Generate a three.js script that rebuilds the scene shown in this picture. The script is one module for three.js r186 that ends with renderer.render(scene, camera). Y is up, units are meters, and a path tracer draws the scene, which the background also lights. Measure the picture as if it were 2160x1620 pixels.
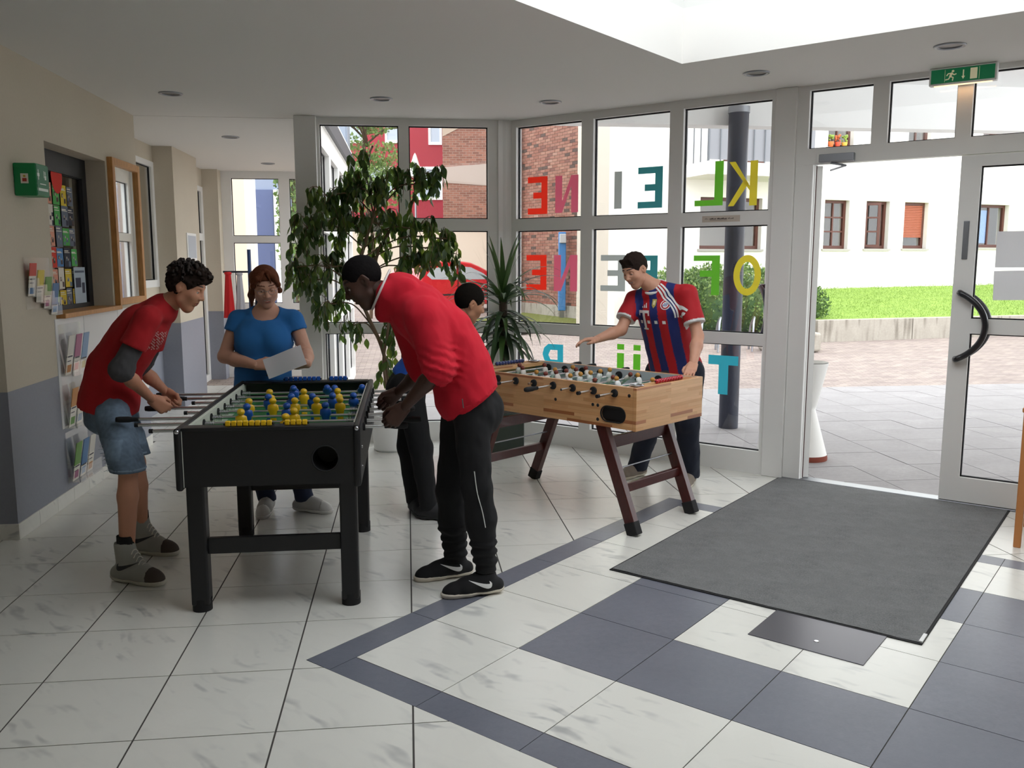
import * as THREE from 'three';
import { RoundedBoxGeometry } from 'three/addons/geometries/RoundedBoxGeometry.js';
import { DecalGeometry } from 'three/addons/geometries/DecalGeometry.js';
import { mergeGeometries } from 'three/addons/utils/BufferGeometryUtils.js';
import { RectAreaLightUniformsLib } from 'three/addons/lights/RectAreaLightUniformsLib.js';
import { ImprovedNoise } from 'three/addons/math/ImprovedNoise.js';

// ---------- camera, sky, exposure ----------
const scene = new THREE.Scene();
const camera = new THREE.PerspectiveCamera(47.47, 2160 / 1620, 0.05, 200);
camera.position.set(0, 1.7, 0);
camera.rotation.order = 'YXZ';
camera.rotation.set(-0.1386, -0.1189, 0);
scene.background = new THREE.Color(0.93, 0.97, 1.0);   // even, overcast sky
scene.backgroundIntensity = 2.6;
const renderer = new THREE.WebGLRenderer();
renderer.toneMapping = THREE.LinearToneMapping;
renderer.toneMappingExposure = 1.42;
renderer.shadowMap.enabled = true;
RectAreaLightUniformsLib.init();

// ---------- helpers ----------
let seed = 7;
function rnd() { seed = (seed * 1664525 + 1013904223) >>> 0; return seed / 4294967296; }
const rr = (a, b) => a + (b - a) * rnd();
const perlin = new ImprovedNoise();
const nz = (x, y, z) => perlin.noise(x, y, z);
const V = (x, y, z) => new THREE.Vector3(x, y, z);
const taken = {};
function numbered(n) { if (taken[n] === undefined) { taken[n] = 0; return n; } taken[n]++; return n + '_' + String(taken[n]).padStart(3, '0'); }
function shade(m) { m.castShadow = true; m.receiveShadow = true; return m; }
function part(name, geo, mat, parent) {
  const m = shade(new THREE.Mesh(geo, mat)); m.name = name; parent.add(m); return m;
}
function thing(name, label, category, pos = [0, 0, 0], turn = 0, group) {
  const g = new THREE.Group(); g.name = numbered(name); g.position.set(...pos); g.rotation.y = turn; scene.add(g);
  g.userData = { label, category }; if (group) g.userData.group = group; return g;
}
function single(name, label, category, geo, mat, pos = [0, 0, 0], turn = 0, group) {
  const m = shade(new THREE.Mesh(geo, mat)); m.name = numbered(name); m.position.set(...pos); m.rotation.y = turn; scene.add(m);
  m.userData = { label, category }; if (group) m.userData.group = group; return m;
}
function structG(name, label, pos = [0, 0, 0], turn = 0) {
  const g = new THREE.Group(); g.name = name; g.position.set(...pos); g.rotation.y = turn; scene.add(g);
  g.userData = { label, kind: 'structure', category: name.split('_')[0] }; return g;
}
const B = (x0, x1, y0, y1, z0, z1) => { const g = new THREE.BoxGeometry(Math.abs(x1 - x0), Math.abs(y1 - y0), Math.abs(z1 - z0)); g.translate((x0 + x1) / 2, (y0 + y1) / 2, (z0 + z1) / 2); return metreUV(g); };
const RB = (x0, x1, y0, y1, z0, z1, r = 0.006, s = 2) => { const g = new RoundedBoxGeometry(Math.abs(x1 - x0), Math.abs(y1 - y0), Math.abs(z1 - z0), s, r); g.translate((x0 + x1) / 2, (y0 + y1) / 2, (z0 + z1) / 2); return metreUV(g); };
function metreUV(g) {
  const p = g.attributes.position, n = g.attributes.normal, u = g.attributes.uv || new THREE.BufferAttribute(new Float32Array(p.count * 2), 2);
  for (let i = 0; i < p.count; i++) {
    const ax = Math.abs(n.getX(i)), ay = Math.abs(n.getY(i)), az = Math.abs(n.getZ(i));
    if (ay >= ax && ay >= az) u.setXY(i, p.getX(i), p.getZ(i)); else if (ax >= az) u.setXY(i, p.getZ(i), p.getY(i)); else u.setXY(i, p.getX(i), p.getY(i));
  }
  g.setAttribute('uv', u); return g;
}
const flat = (g) => (g.index ? g.toNonIndexed() : g);
function keep(g) { for (const k of Object.keys(g.attributes)) if (!['position', 'normal', 'uv'].includes(k)) g.deleteAttribute(k); return g; }
const merge = (...gs) => { const a = gs.flat().map((g) => keep(flat(g))); for (const g of a) if (!g.attributes.uv) g.setAttribute('uv', new THREE.BufferAttribute(new Float32Array(g.attributes.position.count * 2), 2)); return a.length === 1 ? a[0] : mergeGeometries(a); };
function cyl(a, b, r0, r1 = r0, seg = 16) {
  const A = V(...a), Bv = V(...b), d = Bv.clone().sub(A), g = new THREE.CylinderGeometry(r1, r0, d.length(), seg);
  g.applyQuaternion(new THREE.Quaternion().setFromUnitVectors(V(0, 1, 0), d.clone().normalize()));
  const m = A.add(Bv).multiplyScalar(0.5); g.translate(m.x, m.y, m.z); return g;
}
function tube(pts, r, seg = 24, rs = 8, closed = false) { return new THREE.TubeGeometry(new THREE.CatmullRomCurve3(pts.map((p) => V(...p)), closed), seg, r, rs, closed); }
function lathe(pts, seg = 28) { return new THREE.LatheGeometry(pts.map((p) => new THREE.Vector2(...p)), seg); }
function prismXZ(poly, y0, y1, du = 0, dv = 0) {      // upright prism over a polygon of [x, z]
  let area = 0; for (let i = 0; i < poly.length; i++) { const a = poly[i], b = poly[(i + 1) % poly.length]; area += a[0] * b[1] - b[0] * a[1]; }
  const P = area > 0 ? poly : [...poly].reverse(), pos = [], nor = [], uv = [];
  const put = (x, y, z, n) => { pos.push(x, y, z); nor.push(...n); if (n[1]) uv.push(x + du, z + dv); else uv.push(x + z, y); };
  for (let i = 1; i < P.length - 1; i++) {
    for (const q of [P[0], P[i + 1], P[i]]) put(q[0], y1, q[1], [0, 1, 0]);
  }
  for (let i = 0; i < P.length; i++) {
    const a = P[i], b = P[(i + 1) % P.length], l = Math.hypot(b[0] - a[0], b[1] - a[1]) || 1, n = [(b[1] - a[1]) / l, 0, -(b[0] - a[0]) / l];
    put(a[0], y0, a[1], n); put(a[0], y1, a[1], n); put(b[0], y1, b[1], n); put(a[0], y0, a[1], n); put(b[0], y1, b[1], n); put(b[0], y0, b[1], n);
  }
  const g = new THREE.BufferGeometry();
  g.setAttribute('position', new THREE.Float32BufferAttribute(pos, 3)); g.setAttribute('normal', new THREE.Float32BufferAttribute(nor, 3)); g.setAttribute('uv', new THREE.Float32BufferAttribute(uv, 2));
  return g;
}
function clipHalf(poly, nx, nz_, c) {   // keep nx*x + nz*z <= c
  const out = [];
  for (let i = 0; i < poly.length; i++) {
    const a = poly[i], b = poly[(i + 1) % poly.length], da = nx * a[0] + nz_ * a[1] - c, db = nx * b[0] + nz_ * b[1] - c;
    if (da <= 0) out.push(a);
    if ((da < 0 && db > 0) || (da > 0 && db < 0)) { const t = da / (da - db); out.push([a[0] + (b[0] - a[0]) * t, a[1] + (b[1] - a[1]) * t]); }
  }
  return out;
}
const areaOf = (p) => { let s = 0; for (let i = 0; i < p.length; i++) { const a = p[i], b = p[(i + 1) % p.length]; s += a[0] * b[1] - b[0] * a[1]; } return Math.abs(s) / 2; };
function noiseTex(size, fn, srgb = true) {
  const d = new Uint8Array(size * size * 4);
  for (let y = 0; y < size; y++) for (let x = 0; x < size; x++) {
    const c = fn(x / size, y / size), i = (y * size + x) * 4;
    d[i] = Math.max(0, Math.min(255, c[0])); d[i + 1] = Math.max(0, Math.min(255, c[1])); d[i + 2] = Math.max(0, Math.min(255, c[2])); d[i + 3] = 255;
  }
  const t = new THREE.DataTexture(d, size, size); t.wrapS = t.wrapT = THREE.RepeatWrapping; t.magFilter = THREE.LinearFilter; t.minFilter = THREE.LinearMipmapLinearFilter; t.generateMipmaps = true;
  if (srgb) t.colorSpace = THREE.SRGBColorSpace; t.needsUpdate = true; return t;
}
// noise that repeats over [0, 1) with p cells
function tn(u, v, p, s = 0) {
  const x = u * p, y = v * p, a = u, b = v;
  const f = (i, j) => nz(x - i * p + s * 17.3, y - j * p + s * 5.1, s * 3.7 + 0.5);
  return f(0, 0) * (1 - a) * (1 - b) + f(1, 0) * a * (1 - b) + f(0, 1) * (1 - a) * b + f(1, 1) * a * b;
}
const rep = (t, x, y = x) => { t.repeat.set(x, y); return t; };
const std = (color, roughness = 0.6, o = {}) => new THREE.MeshStandardMaterial({ color, roughness, ...o });
const phys = (color, roughness = 0.6, o = {}) => new THREE.MeshPhysicalMaterial({ color, roughness, ...o });
function canvasTex(w, h, draw) {
  const c = document.createElement('canvas'); c.width = w; c.height = h; const x = c.getContext('2d'); draw(x, w, h);
  const t = new THREE.CanvasTexture(c); t.colorSpace = THREE.SRGBColorSpace; return t;
}

// ---------- materials ----------
const speckle = noiseTex(256, (u, v) => { const a = 128 + 60 * tn(u, v, 60, 1) + 40 * tn(u, v, 24, 2); return [a, a, a]; }, false);
function tn2(u, v, pu, pv, s) { const f = (i, j) => nz((u - i) * pu + s * 17.3, (v - j) * pv + s * 5.1, s * 3.7 + 0.5); return f(0, 0) * (1 - u) * (1 - v) + f(1, 0) * u * (1 - v) + f(0, 1) * (1 - u) * v + f(1, 1) * u * v; }
const marbleTex = noiseTex(1024, (u, v) => {
  const fr = (k) => k - Math.floor(k), w = 0.05 * tn(u, v, 6, 3) + 0.02 * tn(u, v, 17, 4), a = fr(u + v + w), b = fr(v - u + 1.6 * w);
  const streak = Math.max(0, 1.1 * tn2(a, b, 7, 24, 5) + 0.6 * tn2(a, b, 16, 60, 6) + 0.2 * tn(u, v, 70, 12) - 0.1);
  const mask = Math.max(0, tn(u, v, 7, 7) + 0.5 * tn(u, v, 15, 17) + 0.02) * 2.4, cloud = 3 * tn(u, v, 4, 8) + 3 * tn(u, v, 14, 9), k = Math.min(1, streak * 2.0) * Math.min(1, mask * 1.4 + 0.1) * 50;
  return [229 + cloud - k, 228 + cloud - k * 0.97, 221 + cloud - k * 0.86];
});
const slateTex = noiseTex(512, (u, v) => { const a = 7 * tn(u, v, 6, 10) + 5 * tn(u, v, 40, 11) + 5 * tn(u, v, 120, 12); return [112 + a, 115 + a, 127 + a]; });
const M = {};
M.marble = std('#ffffff', 0.26, { map: rep(marbleTex, 1 / 2.2) });
M.slate = std('#ffffff', 0.36, { map: rep(slateTex, 1 / 1.3) });
M.grout = std('#4a4744', 0.95);
M.frame = std('#ecebe8', 0.4);
M.frameGap = std('#16171c', 0.7);
M.glass = phys('#ffffff', 0.0, { transmission: 1, thickness: 0, ior: 1.5 });
const plasterTex = noiseTex(512, (u, v) => { const a = 4 * tn(u, v, 5, 21) + 3 * tn(u, v, 90, 22); return [205 + a, 195 + a, 177 + a]; });
M.cream = std('#ffffff', 0.9, { map: rep(plasterTex, 0.6), bumpMap: speckle, bumpScale: 0.0008 });
const dadoTex = noiseTex(512, (u, v) => { const a = 4 * tn(u, v, 5, 23) + 4 * tn(u, v, 90, 24); return [140 + a, 143 + a, 154 + a]; });
M.dado = std('#ffffff', 0.5, { map: rep(dadoTex, 0.6) });
M.ceiling = std('#e9e7e3', 0.85);
M.white = std('#f1f1ef', 0.6);
M.panelWhite = std('#e6e6e6', 0.4);
M.chrome = std('#c9cbcf', 0.22, { metalness: 1 });
M.steel = std('#9a9da3', 0.35, { metalness: 1 });
M.black = std('#141416', 0.5);
M.rubber = std('#19191b', 0.8);
// ---------- floor ----------
const TH = 43 * Math.PI / 180, DW = { x: 0.98, z: -8.36, c: Math.cos(TH), s: Math.sin(TH) };
const onD = (t, off = 0) => [DW.x + t * DW.c - off * DW.s, DW.z + t * DW.s + off * DW.c];   // point of the slanted wall, off metres towards the room
const DN = [DW.s, -DW.c], DC = DN[0] * DW.x + DN[1] * DW.z;
const B0 = [-0.246, -3.65], BT = 0.5027, BA = 45.36 * Math.PI / 180, bu = [Math.cos(BA), -Math.sin(BA)], bv = [Math.sin(BA), Math.cos(BA)];
const bp = (u, v) => [B0[0] + u * bu[0] + v * bv[0], B0[1] + u * bu[1] + v * bv[1]];
const SQ = 6 * BT, BW = 0.15;
function bRect(u0, u1, v0, v1) { return [bp(u0, v0), bp(u1, v0), bp(u1, v1), bp(u0, v1)]; }
const inView = (() => {
  camera.updateMatrixWorld(true); camera.updateProjectionMatrix();
  const v = V(0, 0, 0);
  return (x, y, z, m = 1.08) => { v.set(x, y, z).applyMatrix4(camera.matrixWorldInverse); if (v.z > -0.3) return false; v.applyMatrix4(camera.projectionMatrix); return Math.abs(v.x) < m && Math.abs(v.y) < m; };
})();
const floor = structG('floor', 'white marble tile floor with a grey framed square of tiles');
{
  const bases = [prismXZ([[-5.4, 3.2], [5.4, 3.2], [5.4, -4.4], onD(5.3), [DW.x, DW.z], [-5.4, -8.4]], -0.2, -0.0025), B(-3.0, -0.85, -0.2, -0.0025, -13.4, -8.4)];
  part('grout', merge(bases), M.grout, floor);
  const gap = 0.0037, gapZ = 0.0024, tiles = [];
  const cut = (poly) => {          // what is left of a tile outside the framed square
    const sides = [[-bu[0], -bu[1], BW + 0.002, 'u0'], [bu[0], bu[1], SQ + BW + 0.002], [-bv[0], -bv[1], BW + 0.002], [bv[0], bv[1], SQ + BW + 0.002]];
    let rest = poly; const out = [];
    for (const [nx, nzz, w] of sides) {
      const c = nx * B0[0] + nzz * B0[1] + w;
      const o = clipHalf(rest, -nx, -nzz, -c); if (o.length > 2 && areaOf(o) > 4e-4) out.push(o);
      rest = clipHalf(rest, nx, nzz, c); if (rest.length < 3) break;
    }
    return out;
  };
  for (let i = -7; i < 15; i++) for (let j = -13; j < 21; j++) {
    const x0 = -2.004 + 0.5 * i + gap, z1 = -3.067 - 0.5 * j - gapZ, x1 = x0 + 0.5 - 2 * gap, z0 = z1 - 0.5 + 2 * gapZ;
    let p = [[x0, z0], [x1, z0], [x1, z1], [x0, z1]];
    if (z1 < -8.4) { p = clipHalf(p, 1, 0, -0.9); if (p.length > 2) p = clipHalf(p, -1, 0, 2.9); if (p.length > 2) p = clipHalf(p, 0, -1, 13.35); } else p = clipHalf(p, DN[0], DN[1], DC + 0.02);
    if (p.length < 3) continue;
    if (z1 < -5.6 && z1 > -8.4) { p = clipHalf(p, -1, 0, 2.415); if (p.length < 3) continue; }
    const pieces = cut(p); if (!pieces.length) continue;
    const cx = (x0 + x1) / 2, cz = (z0 + z1) / 2, du = rr(0, 9), dv = rr(0, 9);
    tiles.push({ g: () => merge(pieces.map((q) => prismXZ(q, -0.012, 0, du, dv))), d: Math.hypot(cx, cz), v: inView(cx, 0, cz), m: M.marble });
  }
  for (let i = 0; i < 6; i++) for (let j = 0; j < 6; j++) {
    const ring = Math.min(i, j, 5 - i, 5 - j), q = bRect(i * BT + 0.002, (i + 1) * BT - 0.002, j * BT + 0.002, (j + 1) * BT - 0.002), c = bp((i + 0.5) * BT, (j + 0.5) * BT), du = rr(0, 9), dv = rr(0, 9);
    tiles.push({ g: () => prismXZ(q, -0.012, 0, du, dv), d: Math.hypot(...c) - 3, v: inView(c[0], 0, c[1]), m: ring === 1 ? M.slate : M.marble });
  }
  const strip = (u0, u1, v0, v1) => { const q = bRect(u0, u1, v0, v1), c = bp((u0 + u1) / 2, (v0 + v1) / 2), du = rr(0, 9); tiles.push({ g: () => prismXZ(q, -0.012, 0, du, du), d: Math.hypot(...c) - 3, v: inView(c[0], 0, c[1]), m: M.slate, strip: 1 }); };
  for (let k = 0; k < 6; k++) {
    const a = (k ? k * BT : -BW) + 0.0015, b = (k < 5 ? (k + 1) * BT : SQ + BW) - 0.0015, a2 = k * BT + 0.0015, b2 = (k + 1) * BT - 0.0015;
    strip(a, b, -BW, -0.002); strip(a, b, SQ + 0.002, SQ + BW); strip(-BW, -0.002, a2, b2); strip(SQ + 0.002, SQ + BW, a2, b2);
  }
  tiles.sort((a, b) => (b.v - a.v) || (a.d - b.d));
  const rest = { };
  tiles.forEach((t, k) => {
    if (k < 290 && t.v) part(t.strip ? 'border_tile' : 'tile', t.g(), t.m, floor);
    else { const key = t.m === M.marble ? 'marble' : 'slate'; (rest[key] ||= []).push(t.g()); }
  });
  for (const k in rest) { const m = part('tiles', merge(rest[k]), M[k], floor); m.userData.kind = 'stuff'; }
}

// ---------- walls and ceiling ----------
const creamBoxes = (g, ...boxes) => part('plaster', merge(boxes), M.cream, g);
const X0 = -2.41;
const wallLeft = structG('wall_left', 'cream wall with grey painted lower part and service hatch');
creamBoxes(wallLeft, B(-2.57, X0, 1.31, 3.0, -6.37, -5.55), B(-2.57, X0, 2.51, 3.0, -7.58, -6.37), B(-2.57, X0, 1.31, 3.0, -8.42, -7.58), B(-2.57, X0, 0.92, 1.31, -6.33, -5.55), B(-5.2, -2.57, 0.92, 3.0, -5.7, -5.55), B(-3.0, -2.57, 0.0, 3.0, -8.42, -8.27));
part('dado', merge(B(-2.57, X0 + 0.0015, 0.1, 0.92, -6.33, -5.5485), B(-5.2, -2.57, 0.1, 0.92, -5.7, -5.5485), B(-2.57, X0 + 0.0015, 0.1, 0.54, -8.42, -6.33)), M.dado, wallLeft);
for (const [a, b] of [[-6.33, -6.86], [-6.866, -7.64], [-7.646, -8.42]]) part('counter_panel', RB(-2.57, X0 + 0.006, 0.54, 1.31, b, a, 0.003), M.panelWhite, wallLeft);
{
  const bb = structG('baseboard_left', 'pale tile skirting along the left wall');
  for (let z = -5.545; z > -8.4; z -= 0.3) part('skirting_tile', RB(X0 - 0.01, X0 + 0.011, 0, 0.1, Math.max(z - 0.297, -8.42), z, 0.002, 1), M.marble, bb);
  for (let x = -2.4; x > -5.2; x -= 0.3) part('skirting_tile', RB(x - 0.297, x, 0, 0.1, -5.56, -5.537, 0.002, 1), M.marble, bb);
}
{ // dark office behind the hatch
  const w = structG('wall_office', 'dark office walls behind the service hatch');
  part('plaster', merge(B(-5.3, -5.2, 0, 3, -8.6, -5.55), B(-5.3, -2.57, 0, 3, -8.6, -8.42)), M.cream, w);
}
const wallNear = structG('wall_behind', 'cream hall walls around and behind the viewer');
creamBoxes(wallNear, B(-5.35, -5.2, 0, 3, -5.7, 3.2), B(-5.35, 5.5, 0, 3, 3.1, 3.25), B(5.3, 5.45, 0, 3, -4.55, 3.2));
const ceiling = structG('ceiling', 'white ceiling with a slanted square skylight opening');
{
  const S = [[1.83, -5.84], [4.16, -3.5], [1.83, -1.16], [-0.5, -3.5]];
  const sh = new THREE.Shape([[-5.4, 3.25], [5.45, 3.25], [5.45, -4.3], onD(5.5, -0.05), onD(0, -0.05), [-5.4, -8.42]].map(([x, z]) => new THREE.Vector2(x, -z)));
  sh.holes.push(new THREE.Path(S.map(([x, z]) => new THREE.Vector2(x, -z))));
  const g = new THREE.ExtrudeGeometry(sh, { depth: 0.35, bevelEnabled: false }); g.rotateX(-Math.PI / 2); g.translate(0, 3.0, 0);
  part('slab', g, M.ceiling, ceiling);
  part('corridor_slab', B(-3.1, -0.78, 3.0, 3.3, -13.45, -8.424), M.ceiling, ceiling);
  const shaft = [];
  for (let k = 0; k < 4; k++) {
    const a = S[k], b = S[(k + 1) % 4], c = [1.83, -3.5], out = (p) => [p[0] + (p[0] - c[0]) * 0.05, p[1] + (p[1] - c[1]) * 0.05];
    shaft.push(prismXZ([a, b, out(b), out(a)], 3.35, 4.0));
  }
  part('skylight_shaft', merge(shaft), std('#dfdfdc', 0.8), ceiling);
  const bars = [];
  for (let k = 1; k < 4; k++) { const f = (p, q) => [p[0] + (q[0] - p[0]) * k / 4, p[1] + (q[1] - p[1]) * k / 4]; const a = f(S[0], S[1]), b = f(S[3], S[2]); bars.push(cyl([a[0], 4.0, a[1]], [b[0], 4.0, b[1]], 0.035, 0.035, 4)); }
  part('skylight_bar', merge(bars), M.frame, ceiling);
}

// ---------- glazing ----------
function glazing(g, panes, x0, x1, y0, y1, d = 0.035, mat = M.frame) {
  // frame: everything of the rectangle that is not pane, as rails and posts
  const xs = [...new Set(panes.flatMap((p) => [p[0], p[1]]).concat([x0, x1]))].sort((a, b) => a - b), ys = [...new Set(panes.flatMap((p) => [p[2], p[3]]).concat([y0, y1]))].sort((a, b) => a - b);
  const bars = [], gas = [];
  for (let i = 0; i < xs.length - 1; i++) {
    let start = null;
    for (let j = 0; j < ys.length; j++) {
      const open = j === ys.length - 1 || panes.some((p) => p[0] < xs[i] + 1e-4 && p[1] > xs[i + 1] - 1e-4 && p[2] < ys[j] + 1e-4 && p[3] > ys[j + 1] - 1e-4);
      if (open) { if (start !== null) bars.push(B(xs[i], xs[i + 1], start, ys[j], -d, d)); start = null; } else if (start === null) start = ys[j];
    }
  }
  part('frame', merge(bars), mat, g);
  for (const [a, b, c, e] of panes) {
    part('pane', new THREE.BoxGeometry(b - a, e - c, 0.004).translate((a + b) / 2, (c + e) / 2, -0.008), M.glass, g);
    const w = 0.009; gas.push(B(a, b, c, c + w, -0.018, 0.002), B(a, b, e - w, e, -0.018, 0.002), B(a, a + w, c, e, -0.018, 0.002), B(b - w, b, c, e, -0.018, 0.002));
  }
  part('gasket', merge(gas), M.frameGap, g);
}
const grid = (cols, rows) => cols.flatMap((c) => rows.map((r) => [...c, ...r]));
const ROWS = [[0.185, 1.04], [1.135, 1.99], [2.1, 2.935]];
const win1 = structG('window_1', 'white framed glass wall behind the leafy fig tree', [0, 0, -8.32]);
glazing(win1, grid([[-0.765, -0.057], [0.038, 0.763]], ROWS), -0.79, 0.93, 0, 3.0, 0.04);
const col = structG('trim_1', 'grey white square post beside the corridor'); part('post', RB(-0.985, -0.79, 0, 3.0, -8.45, -8.22, 0.008), M.frame, col);
const corner = structG('trim_2', 'white corner post between the two glass walls'); part('post', prismXZ([[0.86, -8.27], [0.99, -8.3], [1.06, -8.36], [1.02, -8.46], [0.88, -8.44]], 0, 3.0), M.frame, corner);
const win2 = structG('window_2', 'white framed slanted glass wall with mirrored paper letters', [DW.x, 0, DW.z], -TH);
glazing(win2, grid([[0.1, 0.81], [0.93, 1.66], [1.782, 2.515]], ROWS), 0.03, 2.55, 0, 3.0, 0.04);
const post3 = structG('trim_3', 'white square post between glass wall and entrance door', [DW.x, 0, DW.z], -TH); part('post', RB(2.55, 2.715, 0, 3.0, -0.06, 0.07, 0.008), M.frame, post3);
const win3 = structG('window_3', 'white transom windows above the entrance door', [DW.x, 0, DW.z], -TH);
glazing(win3, grid([[2.8, 3.25], [3.36, 3.8], [3.895, 4.35], [4.46, 4.9]], [[2.54, 2.965]]), 2.715, 5.4, 2.425, 3.0, 0.04);
part('door_jamb', merge(RB(2.715, 2.85, 0, 2.425, -0.05, 0.045, 0.006), RB(2.83, 2.856, 0, 2.425, -0.045, 0.01, 0.004), B(4.93, 5.4, 0, 2.425, -0.04, 0.04)), M.frame, win3);
part('threshold', RB(2.7, 5.3, -0.01, 0.012, -0.07, 0.05, 0.004), M.steel, win3);
function leaf(g, w, handleSide, flip) {
  glazing(g, [[0.125, w - 0.125, 0.19, 1.21], [0.125, w - 0.125, 1.312, 2.345]], 0, w, 0.015, 2.418, 0.03);
  const hx = handleSide, sgn = flip;
  for (const zz of [0.03, -0.03]) {
    const o = zz > 0 ? 0.055 : -0.055, pts = [];
    for (let k = 0; k <= 14; k++) { const a = -1.05 + 2.1 * k / 14; pts.push([hx + sgn * (0.33 * Math.cos(a) - 0.33 * Math.cos(1.05)), 1.26 + 0.263 * Math.sin(a), zz + o]); }
    part('curved_handle', tube([[pts[0][0] - sgn * 0.012, pts[0][1] - 0.003, zz], ...pts, [pts[14][0] - sgn * 0.012, pts[14][1] + 0.003, zz]], 0.021, 40, 12), M.blackGloss, g);
  }
  part('lock', RB(handleSide - 0.018, handleSide + 0.018, 1.72, 1.98, 0.03, 0.038, 0.003), M.steel, g);
}
M.blackGloss = phys('#1a1b20', 0.35, { clearcoat: 0.3 });
const door1 = structG('door_1', 'closed white glass entrance leaf with curved black handles', [...onD(3.85, 0.0).flatMap((v, i) => (i ? [0, v] : [v]))], -TH);
leaf(door1, 1.07, 0.06, 1);
const hinge = onD(2.87, -0.03);
const door2 = structG('door_2', 'open white glass entrance leaf swung out', [hinge[0], 0, hinge[1]], Math.atan2(0.9987, 0.05));
leaf(door2, 0.98, 0.92, -1);
part('seal', B(-0.006, 0.0, 0.015, 2.418, -0.028, -0.016), std('#4a2c28', 0.8), door2);
{
  const c = thing('door_closer', 'grey door closer on the rail above the open doorway', 'door closer', [DW.x, 0, DW.z], -TH);
  part('body', RB(2.9, 3.15, 2.43, 2.49, 0.04, 0.085, 0.006), M.steel, c);
  part('end_cap', RB(2.885, 2.9, 2.43, 2.49, 0.042, 0.083, 0.003), M.frame, c);
  part('arm', merge(cyl([2.98, 2.425, 0.06], [3.08, 2.405, 0.02], 0.008), cyl([3.08, 2.405, 0.02], [2.93, 2.39, -0.12], 0.007)), M.steel, c);
}
// corridor shell
const wallCor = structG('wall_corridor', 'cream corridor wall with projecting pillars');
creamBoxes(wallCor, B(-3.0, -2.84, 1.0, 1.42, -10.55, -8.42), B(-3.0, -2.84, 2.82, 3, -10.55, -8.42), B(-3.0, -2.62, 1.0, 3.0, -11.7, -10.54), B(-3.0, -2.86, 2.75, 3, -13.04, -11.7), B(-3.0, -2.64, 1.0, 3, -13.3, -13.04));
part('dado', merge(B(-3.0, -2.838, 0, 1.0, -10.55, -8.42), B(-3.0, -2.618, 0, 1.0, -11.702, -10.538), B(-3.0, -2.638, 0, 1.0, -13.3, -13.038)), M.dado, wallCor);
part('backing', B(-3.3, -3.2, 0, 3, -13.3, -8.42), M.cream, wallCor);
M.darkGlass = phys('#39403c', 0.06, { clearcoat: 0.3 });
const win5 = structG('window_5', 'tall dark corridor window in white frame', [-2.86, 0, -8.42], Math.PI / 2);
glazing(win5, [[0.08, 2.04, 1.5, 2.76]], 0, 2.12, 1.42, 2.82, 0.03);
const door3 = structG('door_3', 'narrow glazed corridor door between the pillars', [-2.88, 0, -11.7], Math.PI / 2);
glazing(door3, [[0.1, 0.72, 0.1, 2.0], [0.84, 1.22, 0.1, 2.0], [0.1, 0.72, 2.1, 2.68], [0.84, 1.22, 2.1, 2.68]], 0, 1.34, 0, 2.75, 0.03);
const win4 = structG('window_4', 'white framed window at the far corridor end', [0, 0, -13.3]);
glazing(win4, [[-2.5, -1.83, 0.1, 1.0], [-1.68, -0.98, 0.1, 1.0], [-2.5, -1.83, 1.1, 1.98], [-1.68, -0.98, 1.1, 1.98], [-2.5, -1.83, 2.08, 2.9], [-1.68, -0.98, 2.08, 2.9]], -2.64, -0.8, 0, 3.0, 0.04);
const win6 = structG('window_6', 'white framed glass side of the corridor seen from outside', [-0.84, 0, -8.45], Math.PI / 2);
{ const ps = []; for (const a of [0.12, 1.32, 2.52, 3.72]) { ps.push([a, a + 0.98, 0.15, 1.04], [a, a + 0.98, 1.13, 1.99], [a, a + 0.98, 2.1, 2.8]); } glazing(win6, ps, 0, 4.85, 0, 3.0, 0.05); }
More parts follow.
